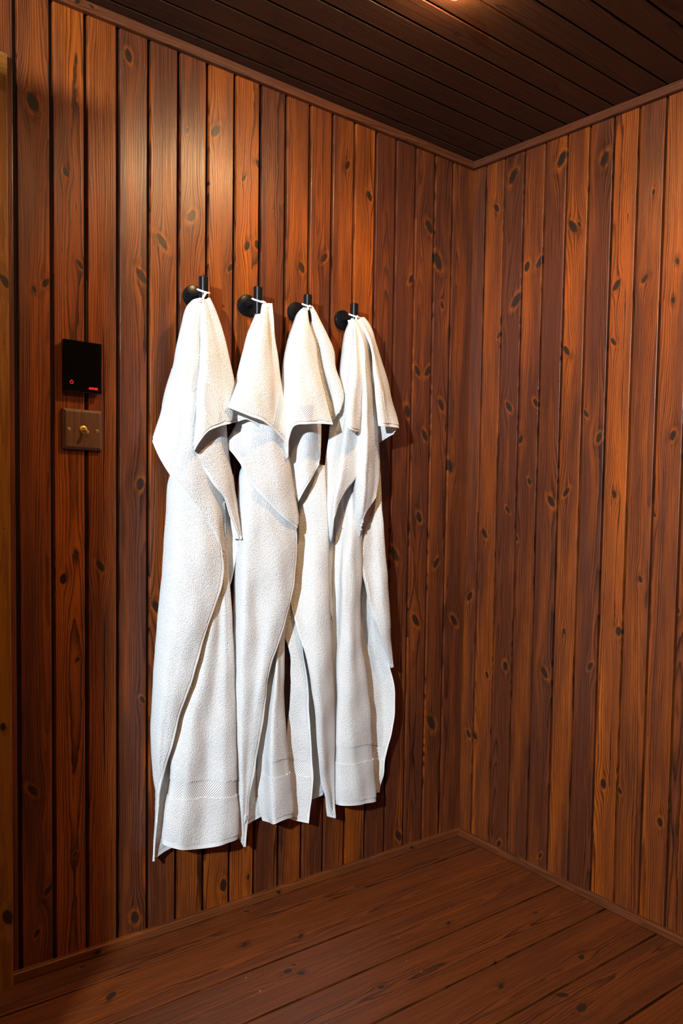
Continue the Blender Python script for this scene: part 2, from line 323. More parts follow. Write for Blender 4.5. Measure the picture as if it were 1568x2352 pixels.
TOWELS = [
[{"n":"back","c":[[[-0.954,1.4386,0.045],[-0.9844,1.2879,0.03],[-0.9895,1.1417,0.022],[-0.9881,1.0435,0.02],[-1.0014,0.8453,0.02],[-1.0159,0.6467,0.02],[-1.026,0.447,0.02],[-1.0286,0.2453,0.022],[-1.0388,0.1774,0.035]],[[-0.9299,1.4427,0.045],[-0.9343,1.2941,0.03],[-0.9276,1.0459,0.02],[-0.9372,0.7418,0.02],[-0.9469,0.4342,0.02],[-0.9804,0.1874,0.022]],[[-0.9077,1.4465,0.045],[-0.8688,1.3222,0.03],[-0.863,1.151,0.022],[-0.8536,0.9973,0.02],[-0.8473,0.8098,0.02],[-0.8366,0.5234,0.02],[-0.8275,0.3067,0.02],[-0.8264,0.1847,0.02]]],"hb":0.012},
{"n":"inner","c":[[[-0.8692,1.0688,0.028],[-0.8624,0.9459,0.028],[-0.8557,0.8423,0.028],[-0.8482,0.7901,0.03]],[[-0.8586,1.0694,0.04],[-0.8411,0.9465,0.036],[-0.8474,0.8426,0.034],[-0.847,0.788,0.03]],[[-0.8468,1.0598,0.05],[-0.8302,0.932,0.052],[-0.8288,0.9092,0.052],[-0.8333,0.8801,0.05],[-0.8447,0.811,0.04],[-0.8458,0.7882,0.032]]]},
{"n":"centre","c":[[[-0.9124,0.9871,0.055],[-0.92,0.8462,0.05],[-0.9497,0.6452,0.045],[-0.9907,0.4683,0.045],[-1.0028,0.4117,0.048],[-1.0047,0.3632,0.05],[-1.0079,0.3376,0.05],[-1.0163,0.298,0.05],[-1.0268,0.2176,0.05]],[[-0.9094,0.9878,0.07],[-0.9073,0.848,0.072],[-0.9296,0.6479,0.07],[-0.9674,0.4713,0.07],[-0.9768,0.3929,0.072],[-0.9799,0.3532,0.072],[-0.983,0.3286,0.072],[-0.9893,0.2853,0.074],[-0.9965,0.2059,0.076]],[[-0.8993,0.9881,0.072],[-0.8912,0.8272,0.07],[-0.8933,0.6438,0.066],[-0.9138,0.4614,0.064],[-0.9184,0.3795,0.063],[-0.9204,0.3387,0.063],[-0.9231,0.3137,0.064],[-0.925,0.2683,0.066],[-0.9358,0.1906,0.07]],[[-0.8913,0.9881,0.07],[-0.8809,0.8269,0.07],[-0.8725,0.6429,0.072],[-0.8762,0.4584,0.075],[-0.8767,0.3761,0.077],[-0.8769,0.3349,0.078],[-0.8767,0.3088,0.078],[-0.8769,0.2622,0.079],[-0.8804,0.1911,0.08]],[[-0.8788,0.9981,0.06],[-0.868,0.8709,0.055],[-0.8604,0.803,0.055],[-0.8471,0.6259,0.055],[-0.8414,0.5215,0.055],[-0.8382,0.4261,0.055],[-0.8362,0.3366,0.055],[-0.8334,0.2923,0.055],[-0.8301,0.2595,0.055],[-0.8282,0.1872,0.055]]],"wl":1,"wr":1,"hb":0.013,"band":[[-1.0231,0.364],[-0.8364,0.334],[-0.8337,0.2941],[-1.0272,0.323]]},
{"n":"flapB","c":[[[-0.9575,1.1236,0.055],[-1.0062,1.0509,0.048],[-1.0136,0.9631,0.042],[-1.0207,0.8488,0.04],[-1.034,0.7033,0.04],[-1.0442,0.5541,0.038],[-1.0457,0.4366,0.036],[-1.0408,0.3738,0.036],[-1.0321,0.3168,0.036],[-1.0352,0.266,0.036],[-1.0408,0.1763,0.036]],[[-0.9545,1.1235,0.07],[-0.9943,1.044,0.075],[-1.0045,0.9649,0.075],[-1.0119,0.8522,0.076],[-1.0241,0.7081,0.074],[-1.0354,0.5994,0.07],[-1.0416,0.5112,0.066],[-1.0427,0.4212,0.06],[-1.0345,0.3576,0.052],[-1.0372,0.2764,0.047],[-1.0412,0.1762,0.038]],[[-0.9381,1.1244,0.08],[-0.9602,1.0263,0.092],[-0.9619,0.949,0.096],[-0.9678,0.8532,0.098],[-0.9865,0.7261,0.094],[-1.0086,0.6193,0.086],[-1.0243,0.5215,0.078],[-1.0318,0.4315,0.068],[-1.0331,0.3592,0.058],[-1.0386,0.2778,0.05],[-1.0417,0.1767,0.039]],[[-0.9132,1.1262,0.075],[-0.9104,0.9687,0.088],[-0.8961,0.8745,0.09],[-0.8925,0.8444,0.09],[-0.9001,0.7977,0.09],[-0.9145,0.7604,0.09],[-0.9429,0.6794,0.088],[-0.9731,0.5804,0.084],[-0.9977,0.5079,0.078],[-1.011,0.4469,0.072],[-1.018,0.4201,0.068],[-1.0332,0.3347,0.056],[-1.0397,0.2512,0.048],[-1.0422,0.1762,0.04]]],"wl":1,"hr":0.008},
{"n":"upA","c":[[[-0.9424,1.4485,0.062],[-0.9554,1.4449,0.058],[-0.9672,1.433,0.054],[-0.9831,1.3802,0.05],[-0.9936,1.334,0.048],[-1.0014,1.292,0.047],[-1.0164,1.2416,0.046],[-1.0323,1.1789,0.047],[-1.0501,1.1318,0.05],[-1.0535,1.1229,0.052]],[[-0.9434,1.4467,0.066],[-0.9637,1.4111,0.07],[-0.9855,1.3311,0.076],[-1.003,1.2528,0.08],[-1.0182,1.1757,0.082],[-1.0335,1.1133,0.08],[-1.0468,1.0881,0.078]],[[-0.9428,1.4457,0.067],[-0.9587,1.3922,0.075],[-0.9763,1.3029,0.085],[-0.9931,1.2058,0.092],[-1.0073,1.1101,0.094],[-1.0139,1.0624,0.093],[-1.0174,1.0367,0.092]],[[-0.9418,1.4449,0.067],[-0.9517,1.3934,0.074],[-0.963,1.3047,0.084],[-0.9741,1.2075,0.094],[-0.9757,1.1215,0.1],[-0.9678,1.0359,0.1],[-0.9577,0.9695,0.098]],[[-0.9401,1.4444,0.066],[-0.9442,1.3954,0.068],[-0.949,1.3075,0.074],[-0.9554,1.21,0.083],[-0.951,1.1137,0.09],[-0.934,1.0175,0.094],[-0.9235,0.9297,0.096]],[[-0.9369,1.4456,0.062],[-0.9366,1.3977,0.06],[-0.9361,1.3104,0.062],[-0.9376,1.2124,0.07],[-0.9281,1.1154,0.078],[-0.905,0.9983,0.082],[-0.895,0.8773,0.088]],[[-0.9326,1.4473,0.056],[-0.929,1.4,0.052],[-0.924,1.3129,0.052],[-0.9211,1.2147,0.058],[-0.9081,1.1169,0.062],[-0.8817,0.9982,0.065],[-0.8749,0.8688,0.065]]],"wl":1,"hb":0.009,"band":[[-1.0402,1.193],[-1.024,1.2652],[-0.9394,1.3331],[-0.939,1.2655],[-0.967,1.2431],[-1.0442,1.188]]},
{"n":"flapF","c":[[[-0.9575,1.1813,0.075],[-0.9741,1.1122,0.095],[-0.9735,1.1007,0.098],[-0.9475,1.0656,0.098],[-0.9153,1.025,0.096],[-0.9018,1.0145,0.094],[-0.874,0.9612,0.088],[-0.8468,0.9124,0.08]],[[-0.933,1.1929,0.08],[-0.9331,1.1245,0.095],[-0.9134,1.0672,0.096],[-0.8939,1.0236,0.092],[-0.873,0.9842,0.086],[-0.8594,0.949,0.083],[-0.8444,0.9112,0.078]],[[-0.9076,1.205,0.08],[-0.9039,1.1462,0.088],[-0.8899,1.088,0.086],[-0.8758,1.0389,0.082],[-0.8615,0.9891,0.078],[-0.85,0.9487,0.077],[-0.8414,0.91,0.075]],[[-0.8771,1.2188,0.06],[-0.8733,1.1662,0.06],[-0.8647,1.1035,0.058],[-0.8525,1.0393,0.058],[-0.8451,0.9988,0.058],[-0.8412,0.9612,0.062],[-0.8378,0.9096,0.07]]],"wr":1,"hl":0.006},
{"n":"upE","c":[[[-0.9423,1.444,0.066],[-0.9448,1.4144,0.069],[-0.9493,1.355,0.078],[-0.9585,1.2855,0.092],[-0.9741,1.2066,0.11],[-0.9853,1.1393,0.12],[-0.9883,1.1071,0.122]],[[-0.939,1.4453,0.068],[-0.9409,1.3943,0.08],[-0.9459,1.3346,0.094],[-0.9542,1.2656,0.108],[-0.9666,1.1972,0.122],[-0.9779,1.1273,0.132]],[[-0.9358,1.4468,0.068],[-0.931,1.3962,0.078],[-0.9296,1.3373,0.09],[-0.9325,1.2685,0.104],[-0.9442,1.209,0.118],[-0.959,1.1485,0.13]],[[-0.9303,1.449,0.066],[-0.9168,1.3995,0.07],[-0.9075,1.3417,0.078],[-0.9049,1.2727,0.092],[-0.9135,1.2125,0.11],[-0.9277,1.1626,0.124]],[[-0.9216,1.4534,0.06],[-0.9082,1.4389,0.056],[-0.8945,1.418,0.054],[-0.876,1.3656,0.054],[-0.8594,1.3089,0.056],[-0.8533,1.2611,0.062],[-0.8709,1.2081,0.085],[-0.8829,1.1749,0.1]]],"wl":1,"wr":1,"hb":0.009,"band":[[-0.9597,1.2618],[-0.9478,1.2584],[-0.9098,1.1604],[-0.9274,1.1522],[-0.9625,1.1946]]}],
[{"n":"back","c":[[[-0.7866,1.4037,0.04],[-0.8072,1.2891,0.03],[-0.8232,1.2053,0.028],[-0.8285,1.1327,0.028],[-0.8087,1.0748,0.028],[-0.808,0.9986,0.028],[-0.8097,0.8513,0.025],[-0.8122,0.66,0.022],[-0.8087,0.4123,0.022],[-0.8042,0.1827,0.02]],[[-0.7693,1.4263,0.045],[-0.7645,1.2941,0.03],[-0.7615,1.1372,0.028],[-0.7411,1.0002,0.028],[-0.7469,0.7306,0.022],[-0.756,0.4037,0.022],[-0.7666,0.2002,0.022]],[[-0.7478,1.4511,0.04],[-0.7209,1.3202,0.03],[-0.7131,1.2152,0.028],[-0.693,1.0555,0.028],[-0.668,0.9582,0.028],[-0.659,0.8368,0.025],[-0.6747,0.6707,0.022],[-0.6791,0.5037,0.022],[-0.6701,0.3332,0.022],[-0.6887,0.2177,0.022]]],"hb":0.012},
{"n":"centre","c":[[[-0.7132,0.7319,0.045],[-0.7173,0.6451,0.045],[-0.7316,0.5594,0.045],[-0.7411,0.4951,0.045],[-0.7484,0.4069,0.046],[-0.7498,0.3622,0.046],[-0.7487,0.3214,0.046],[-0.7418,0.223,0.046],[-0.7357,0.2002,0.048]],[[-0.7181,0.7343,0.06],[-0.7272,0.6285,0.068],[-0.7407,0.5237,0.075],[-0.7502,0.4165,0.08],[-0.751,0.373,0.082],[-0.7493,0.3327,0.082],[-0.7427,0.2092,0.084]],[[-0.7095,0.7331,0.055],[-0.7167,0.6264,0.062],[-0.7246,0.5205,0.07],[-0.7272,0.4116,0.076],[-0.7228,0.3668,0.078],[-0.7198,0.3313,0.078],[-0.7117,0.2106,0.08]],[[-0.6908,0.7291,0.035],[-0.692,0.6191,0.035],[-0.6926,0.5091,0.038],[-0.6862,0.4196,0.04],[-0.6787,0.3546,0.04],[-0.6728,0.3142,0.04],[-0.6621,0.2188,0.042],[-0.6631,0.1986,0.042]]],"wl":1,"wr":1,"hb":0.012,"band":[[-0.7648,0.3669],[-0.6821,0.36],[-0.6762,0.3199],[-0.7644,0.3255]]},
{"n":"flapB","c":[[[-0.8061,1.1029,0.055],[-0.8208,1.0692,0.048],[-0.8226,1.0133,0.042],[-0.8244,0.9468,0.04],[-0.8295,0.8553,0.04],[-0.8309,0.7382,0.04],[-0.8312,0.6327,0.038],[-0.8313,0.5077,0.038],[-0.8262,0.4174,0.038],[-0.8202,0.2857,0.04],[-0.818,0.1842,0.042],[-0.8041,0.1548,0.045]],[[-0.7998,1.1031,0.07],[-0.815,1.0513,0.076],[-0.8247,0.9491,0.08],[-0.8308,0.8468,0.08],[-0.8322,0.744,0.08],[-0.8336,0.6404,0.078],[-0.8326,0.5353,0.074],[-0.8316,0.4291,0.07],[-0.8245,0.3195,0.062],[-0.8156,0.2072,0.053],[-0.8047,0.1546,0.047]],[[-0.7745,1.1045,0.078],[-0.7842,1.0321,0.085],[-0.7911,0.9292,0.088],[-0.795,0.8464,0.086],[-0.7961,0.7419,0.08],[-0.7964,0.6579,0.078],[-0.8004,0.5742,0.078],[-0.8079,0.4793,0.074],[-0.8116,0.3716,0.066],[-0.8126,0.284,0.059],[-0.8047,0.155,0.048]],[[-0.7449,1.1062,0.08],[-0.7427,1.0023,0.088],[-0.7456,0.9192,0.094],[-0.7485,0.8462,0.096],[-0.7584,0.7416,0.094],[-0.7745,0.6476,0.09],[-0.788,0.553,0.084],[-0.7931,0.4671,0.076],[-0.8011,0.3593,0.067],[-0.8071,0.2832,0.06],[-0.8053,0.1544,0.049]],[[-0.716,1.0763,0.075],[-0.7043,1.0029,0.078],[-0.6838,0.918,0.08],[-0.6827,0.8858,0.08],[-0.6855,0.8464,0.082],[-0.6952,0.788,0.085],[-0.7138,0.7306,0.088],[-0.7339,0.6659,0.088],[-0.7577,0.6072,0.086],[-0.766,0.5726,0.084],[-0.7679,0.5284,0.08],[-0.7717,0.4844,0.077],[-0.7848,0.3862,0.07],[-0.7916,0.3315,0.066],[-0.7998,0.2881,0.06],[-0.7998,0.2313,0.055],[-0.8053,0.1548,0.05]]],"wl":1,"hr":0.008},
{"n":"mid","c":[[[-0.7864,1.2997,0.055],[-0.8216,1.2143,0.055],[-0.8506,1.1611,0.055],[-0.8678,1.1316,0.055],[-0.8671,1.1185,0.058]],[[-0.7842,1.2991,0.065],[-0.8159,1.2036,0.075],[-0.8377,1.1413,0.075],[-0.8509,1.1052,0.078],[-0.8472,1.0863,0.08]],[[-0.7833,1.2983,0.075],[-0.8084,1.1936,0.088],[-0.8194,1.1019,0.092],[-0.811,1.0263,0.095]],[[-0.778,1.2985,0.08],[-0.7882,1.1951,0.094],[-0.7885,1.0934,0.1],[-0.7752,0.9948,0.1]],[[-0.7695,1.2996,0.08],[-0.7639,1.1972,0.094],[-0.7541,1.0747,0.1],[-0.73,0.9591,0.098]],[[-0.7577,1.3014,0.075],[-0.7367,1.1792,0.085],[-0.7223,1.0657,0.09],[-0.7002,0.9431,0.09]],[[-0.7396,1.3053,0.055],[-0.7172,1.224,0.055],[-0.6999,1.1206,0.058],[-0.6903,1.0721,0.06],[-0.6791,1.0136,0.062],[-0.6734,0.9635,0.068],[-0.682,0.935,0.078]]],"wl":1,"wr":1,"hb":0.009},
{"n":"upA","c":[[[-0.7756,1.468,0.06],[-0.7833,1.4583,0.055],[-0.792,1.4349,0.052],[-0.8072,1.3963,0.05],[-0.8222,1.3447,0.048],[-0.8382,1.286,0.048],[-0.8587,1.2256,0.06],[-0.8694,1.1779,0.075]],[[-0.7745,1.4666,0.064],[-0.7919,1.4001,0.062],[-0.815,1.3159,0.062],[-0.8416,1.2416,0.072],[-0.8563,1.1816,0.086]],[[-0.7709,1.4662,0.064],[-0.7817,1.4013,0.065],[-0.8007,1.307,0.068],[-0.8252,1.2327,0.08],[-0.8391,1.1878,0.092]],[[-0.7678,1.4669,0.063],[-0.772,1.4028,0.065],[-0.7839,1.3089,0.07],[-0.7985,1.225,0.085],[-0.7988,1.1699,0.094]],[[-0.7647,1.4679,0.06],[-0.7615,1.405,0.06],[-0.7661,1.3115,0.065],[-0.7748,1.2275,0.08],[-0.7878,1.1719,0.09]]],"wl":1,"hb":0.006},
{"n":"upE","c":[[[-0.7782,1.4656,0.066],[-0.7883,1.4192,0.075],[-0.8031,1.3861,0.08],[-0.8248,1.3551,0.087],[-0.8508,1.3003,0.096],[-0.878,1.2521,0.108],[-0.8993,1.2153,0.118],[-0.9043,1.2089,0.12]],[[-0.7752,1.466,0.067],[-0.7976,1.3957,0.09],[-0.8245,1.3206,0.104],[-0.8515,1.2574,0.115],[-0.8827,1.2009,0.128]],[[-0.7728,1.4664,0.067],[-0.7892,1.3969,0.09],[-0.8081,1.3124,0.108],[-0.8267,1.2499,0.12],[-0.851,1.1919,0.132]],[[-0.7692,1.467,0.067],[-0.7788,1.3992,0.085],[-0.7863,1.3159,0.1],[-0.7958,1.2434,0.116],[-0.8148,1.1842,0.13]],[[-0.7654,1.468,0.065],[-0.7656,1.4026,0.074],[-0.7651,1.3199,0.086],[-0.7659,1.2374,0.1],[-0.7756,1.1669,0.116]],[[-0.7598,1.4687,0.06],[-0.7537,1.4374,0.057],[-0.7503,1.4093,0.056],[-0.7384,1.35,0.056],[-0.7302,1.298,0.056],[-0.7195,1.2457,0.058],[-0.71,1.1906,0.062],[-0.7109,1.1451,0.068],[-0.7094,1.1188,0.072]]],"wr":1,"hb":0.008,"hl":0.006,"band":[[-0.7865,1.1701],[-0.7459,1.2556],[-0.7332,1.2363],[-0.7347,1.1586],[-0.7546,1.1623]]}],
[{"n":"back","c":[[[-0.6539,1.4239,0.04],[-0.6693,1.3266,0.03],[-0.6649,1.2198,0.022],[-0.6559,1.0569,0.02],[-0.6447,0.8359,0.02],[-0.6182,0.6093,0.02],[-0.5966,0.3773,0.02],[-0.5842,0.2156,0.02]],[[-0.6227,1.4717,0.04],[-0.578,1.3598,0.03],[-0.5731,1.1723,0.022],[-0.5744,1.0039,0.02],[-0.5645,0.8338,0.02],[-0.5521,0.6031,0.02],[-0.5394,0.368,0.02],[-0.5456,0.2205,0.02]]],"hb":0.012},
{"n":"left","c":[[[-0.6533,0.8927,0.035],[-0.6779,0.7504,0.035],[-0.6949,0.6796,0.04],[-0.6812,0.6414,0.042],[-0.6734,0.6101,0.044],[-0.671,0.5689,0.044],[-0.6697,0.4838,0.038],[-0.6724,0.3923,0.03],[-0.673,0.3411,0.028],[-0.671,0.2898,0.028],[-0.6696,0.189,0.03]],[[-0.6299,0.8929,0.04],[-0.6558,0.728,0.042],[-0.6641,0.6407,0.046],[-0.6535,0.5515,0.05],[-0.6467,0.4601,0.046],[-0.6433,0.3382,0.036],[-0.6426,0.2862,0.034],[-0.6383,0.1761,0.036]],[[-0.6026,0.8926,0.04],[-0.6378,0.7273,0.045],[-0.6413,0.6394,0.05],[-0.6293,0.55,0.056],[-0.624,0.4604,0.06],[-0.6174,0.3916,0.06],[-0.611,0.3338,0.06],[-0.6082,0.2877,0.06],[-0.6108,0.2419,0.058],[-0.618,0.1725,0.055]]],"hb":0.01,"hr":0.006,"band":[[-0.6917,0.3502],[-0.5906,0.3276],[-0.59,0.2871],[-0.6912,0.3076]]},
{"n":"right","c":[[[-0.6417,1.0138,0.035],[-0.6445,0.8923,0.03],[-0.6595,0.8048,0.036],[-0.6729,0.7514,0.045],[-0.6644,0.6825,0.058],[-0.6476,0.6277,0.068],[-0.6292,0.5496,0.07],[-0.6149,0.462,0.072],[-0.6068,0.3904,0.07],[-0.5958,0.3214,0.066],[-0.579,0.259,0.06],[-0.555,0.205,0.052],[-0.5316,0.1657,0.045]],[[-0.6271,1.0583,0.042],[-0.6287,0.8931,0.042],[-0.6419,0.7513,0.056],[-0.6424,0.6437,0.074],[-0.6306,0.5454,0.086],[-0.6138,0.4425,0.084],[-0.5994,0.3478,0.076],[-0.5766,0.2662,0.066],[-0.5501,0.2049,0.055],[-0.5316,0.1649,0.046]],[[-0.6102,1.0811,0.05],[-0.6092,0.9161,0.056],[-0.6197,0.7525,0.074],[-0.6214,0.644,0.086],[-0.6161,0.5454,0.094],[-0.6018,0.4529,0.088],[-0.5869,0.3456,0.076],[-0.5673,0.264,0.065],[-0.5458,0.204,0.055],[-0.5309,0.1647,0.046]],[[-0.5967,1.0873,0.052],[-0.5945,0.9274,0.06],[-0.6007,0.7517,0.076],[-0.6022,0.6424,0.086],[-0.598,0.5424,0.09],[-0.5818,0.448,0.08],[-0.5665,0.3391,0.066],[-0.5526,0.2585,0.057],[-0.539,0.2009,0.05],[-0.5302,0.1646,0.046]],[[-0.578,1.0959,0.036],[-0.5707,0.9889,0.038],[-0.5656,0.9272,0.04],[-0.5626,0.8237,0.044],[-0.5558,0.7201,0.045],[-0.5478,0.5878,0.045],[-0.5403,0.4912,0.045],[-0.5332,0.3414,0.042],[-0.5325,0.2203,0.042],[-0.5287,0.1651,0.045]]],"wr":1,"hl":0.006},
{"n":"mid","c":[[[-0.6499,1.328,0.04],[-0.6745,1.2073,0.04],[-0.685,1.1098,0.042],[-0.6779,1.0564,0.048],[-0.6697,1.0137,0.056],[-0.6664,0.9999,0.06]],[[-0.6508,1.3261,0.06],[-0.6661,1.1964,0.062],[-0.6727,1.0997,0.066],[-0.6638,1.0164,0.07]],[[-0.6448,1.326,0.07],[-0.6509,1.1972,0.074],[-0.6578,1.1111,0.078],[-0.6514,1.0439,0.078]],[[-0.6279,1.3285,0.065],[-0.6269,1.2101,0.07],[-0.6286,1.1344,0.074],[-0.6264,1.0773,0.074]],[[-0.6061,1.3325,0.05],[-0.5946,1.2138,0.05],[-0.5937,1.1534,0.052],[-0.6005,1.1255,0.06],[-0.613,1.1029,0.07]]],"wr":1,"hb":0.008},
{"n":"upK","c":[[[-0.6438,1.4805,0.058],[-0.6266,1.4265,0.052],[-0.6019,1.3332,0.048],[-0.5801,1.2591,0.048],[-0.5703,1.2099,0.06]],[[-0.6427,1.4811,0.062],[-0.619,1.4269,0.058],[-0.5907,1.3339,0.055],[-0.5698,1.2705,0.058],[-0.5655,1.2143,0.07]],[[-0.6395,1.4826,0.063],[-0.6141,1.4266,0.066],[-0.5868,1.3332,0.068],[-0.5694,1.2696,0.072],[-0.5666,1.2224,0.082]],[[-0.6347,1.4838,0.06],[-0.619,1.472,0.057],[-0.6058,1.4561,0.056],[-0.5792,1.4191,0.056],[-0.5582,1.385,0.056],[-0.556,1.3465,0.06],[-0.5445,1.3078,0.066],[-0.5371,1.2663,0.072],[-0.5597,1.2307,0.082]]],"wr":1,"hb":0.007},
{"n":"upE","c":[[[-0.6571,1.4755,0.062],[-0.6646,1.4675,0.058],[-0.6763,1.4398,0.054],[-0.6884,1.4037,0.05],[-0.7013,1.3419,0.05],[-0.7082,1.2777,0.052],[-0.7181,1.2395,0.058],[-0.7205,1.1884,0.07],[-0.7235,1.1481,0.082],[-0.7207,1.1054,0.092]],[[-0.6573,1.4749,0.066],[-0.6793,1.4259,0.076],[-0.7017,1.3383,0.086],[-0.7165,1.2737,0.094],[-0.7261,1.2208,0.1],[-0.7308,1.1738,0.106],[-0.7306,1.148,0.108]],[[-0.6554,1.475,0.067],[-0.6745,1.4258,0.082],[-0.6961,1.3378,0.098],[-0.7085,1.2736,0.108],[-0.7183,1.2207,0.116],[-0.7232,1.181,0.122]],[[-0.6541,1.4753,0.067],[-0.668,1.4268,0.082],[-0.6796,1.3398,0.1],[-0.6846,1.2759,0.112],[-0.6897,1.223,0.122],[-0.6922,1.1874,0.128]],[[-0.6528,1.4755,0.067],[-0.6588,1.4285,0.08],[-0.6573,1.343,0.096],[-0.6547,1.2793,0.11],[-0.6534,1.2265,0.12],[-0.6507,1.192,0.126]],[[-0.6495,1.4741,0.066],[-0.6466,1.4368,0.072],[-0.6345,1.3921,0.08],[-0.6303,1.3215,0.092],[-0.6211,1.2577,0.108],[-0.616,1.2195,0.118],[-0.6092,1.1934,0.122]]],"wl":1,"hb":0.008,"hr":0.006,"band":[[-0.7109,1.228],[-0.6699,1.2372],[-0.6535,1.1911],[-0.6821,1.1845]]}],
[{"n":"back","c":[[[-0.4965,1.4433,0.04],[-0.5011,1.3427,0.03],[-0.5097,1.211,0.022],[-0.5298,1.0506,0.02],[-0.5427,0.8871,0.02],[-0.5339,0.7175,0.02],[-0.5124,0.6521,0.02],[-0.5093,0.4815,0.02],[-0.5013,0.2066,0.02]],[[-0.4437,1.4558,0.04],[-0.3993,1.3364,0.03],[-0.3886,1.1646,0.022],[-0.374,1.0086,0.02],[-0.3527,0.8427,0.02],[-0.333,0.6183,0.02],[-0.3357,0.4592,0.02],[-0.3478,0.2834,0.02],[-0.3619,0.1952,0.02]]],"hb":0.012},
{"n":"right","c":[[[-0.4183,0.8299,0.02],[-0.4054,0.5893,0.02],[-0.3923,0.3442,0.02],[-0.383,0.281,0.02],[-0.3748,0.1935,0.022]],[[-0.3979,0.8058,0.024],[-0.3773,0.5875,0.024],[-0.3618,0.4635,0.024],[-0.359,0.3398,0.024],[-0.3608,0.2782,0.024],[-0.3661,0.1914,0.025]],[[-0.3954,0.7352,0.034],[-0.3734,0.595,0.034],[-0.3466,0.5147,0.042],[-0.3367,0.4398,0.042],[-0.3404,0.3401,0.036],[-0.3485,0.2846,0.032],[-0.3591,0.1922,0.028]],[[-0.3735,0.7225,0.038],[-0.3517,0.5945,0.042],[-0.3433,0.5457,0.052],[-0.3348,0.5126,0.056],[-0.3277,0.4559,0.058],[-0.328,0.4049,0.055],[-0.3335,0.3521,0.048],[-0.3442,0.2881,0.038],[-0.3451,0.2436,0.034],[-0.3516,0.2113,0.03],[-0.3547,0.192,0.03]]],"hb":0.006,"hr":0.005,"band":[[-0.4113,0.334],[-0.3265,0.3198],[-0.337,0.283],[-0.4073,0.2931]]},
{"n":"shoulder","c":[[[-0.4176,1.0901,0.04],[-0.4358,1.0079,0.042],[-0.4457,0.9626,0.046],[-0.4492,0.9012,0.05],[-0.455,0.8378,0.055],[-0.4413,0.7738,0.06],[-0.4313,0.7279,0.062],[-0.4088,0.6805,0.062],[-0.3908,0.6435,0.062],[-0.3737,0.5902,0.06],[-0.3452,0.5487,0.054]],[[-0.4076,1.1139,0.042],[-0.4159,0.9968,0.044],[-0.4184,0.8799,0.05],[-0.4153,0.775,0.06],[-0.405,0.6818,0.072],[-0.3771,0.6074,0.067],[-0.3453,0.5491,0.056]],[[-0.4023,1.1375,0.046],[-0.401,0.9973,0.05],[-0.3992,0.8805,0.06],[-0.3962,0.7754,0.07],[-0.385,0.6807,0.074],[-0.366,0.6064,0.067],[-0.3438,0.5502,0.056]],[[-0.4001,1.1609,0.05],[-0.3873,1.0094,0.05],[-0.3776,0.9268,0.05],[-0.3667,0.8458,0.05],[-0.3532,0.735,0.05],[-0.3451,0.6245,0.05],[-0.3387,0.5525,0.052]]],"wr":1,"hl":0.006},
{"n":"front","c":[[[-0.5243,1.0624,0.035],[-0.5145,0.949,0.04],[-0.5194,0.8219,0.04],[-0.5213,0.6634,0.035],[-0.5271,0.5836,0.034],[-0.5246,0.4866,0.034],[-0.5266,0.398,0.034],[-0.5271,0.3464,0.034],[-0.5272,0.3075,0.034],[-0.5271,0.2172,0.036],[-0.5255,0.1993,0.04]],[[-0.5026,1.0633,0.035],[-0.5102,0.9266,0.048],[-0.5264,0.8033,0.066],[-0.525,0.6658,0.062],[-0.5277,0.5853,0.06],[-0.527,0.4698,0.06],[-0.5295,0.3663,0.062],[-0.5272,0.317,0.062],[-0.5223,0.2027,0.066]],[[-0.494,1.0638,0.048],[-0.5097,0.8941,0.07],[-0.5137,0.6674,0.077],[-0.5103,0.4947,0.077],[-0.5043,0.3689,0.078],[-0.5004,0.3204,0.078],[-0.4952,0.2005,0.08]],[[-0.4766,1.0646,0.052],[-0.4897,0.9167,0.07],[-0.4903,0.8245,0.073],[-0.4872,0.6403,0.072],[-0.4737,0.4889,0.072],[-0.4608,0.3629,0.074],[-0.4552,0.3159,0.074],[-0.4484,0.1957,0.078]],[[-0.4557,1.0654,0.05],[-0.4561,0.9498,0.048],[-0.4525,0.8204,0.045],[-0.4533,0.7139,0.045],[-0.447,0.6322,0.045],[-0.4233,0.5205,0.045],[-0.4161,0.4753,0.045],[-0.4057,0.3477,0.047],[-0.4,0.303,0.047],[-0.3914,0.2255,0.05],[-0.3916,0.1857,0.055]]],"wl":1,"wr":1,"hb":0.012,"band":[[-0.5512,0.3632],[-0.4044,0.3495],[-0.4003,0.3053],[-0.5504,0.3178]]},
{"n":"mid","c":[[[-0.5026,1.3452,0.05],[-0.535,1.2192,0.045],[-0.5455,1.1368,0.044],[-0.5529,1.0838,0.042],[-0.5605,1.0431,0.04],[-0.568,0.989,0.04],[-0.5631,0.9486,0.04],[-0.5566,0.9034,0.038]],[[-0.5048,1.344,0.06],[-0.5388,1.1958,0.065],[-0.5534,1.1061,0.066],[-0.5636,1.0502,0.066],[-0.5695,0.9944,0.064],[-0.5669,0.9386,0.06],[-0.56,0.8986,0.05]],[[-0.5082,1.3422,0.075],[-0.5404,1.1949,0.085],[-0.5553,1.1059,0.09],[-0.5682,1.0395,0.092],[-0.5755,0.9954,0.09],[-0.575,0.9478,0.085]],[[-0.5036,1.3424,0.08],[-0.526,1.1959,0.09],[-0.5372,1.1069,0.092],[-0.543,1.0514,0.09],[-0.5506,1.0146,0.088]],[[-0.488,1.3447,0.075],[-0.5004,1.1981,0.085],[-0.5015,1.1088,0.085],[-0.5035,1.0673,0.085]]],"wl":1,"hb":0.006},
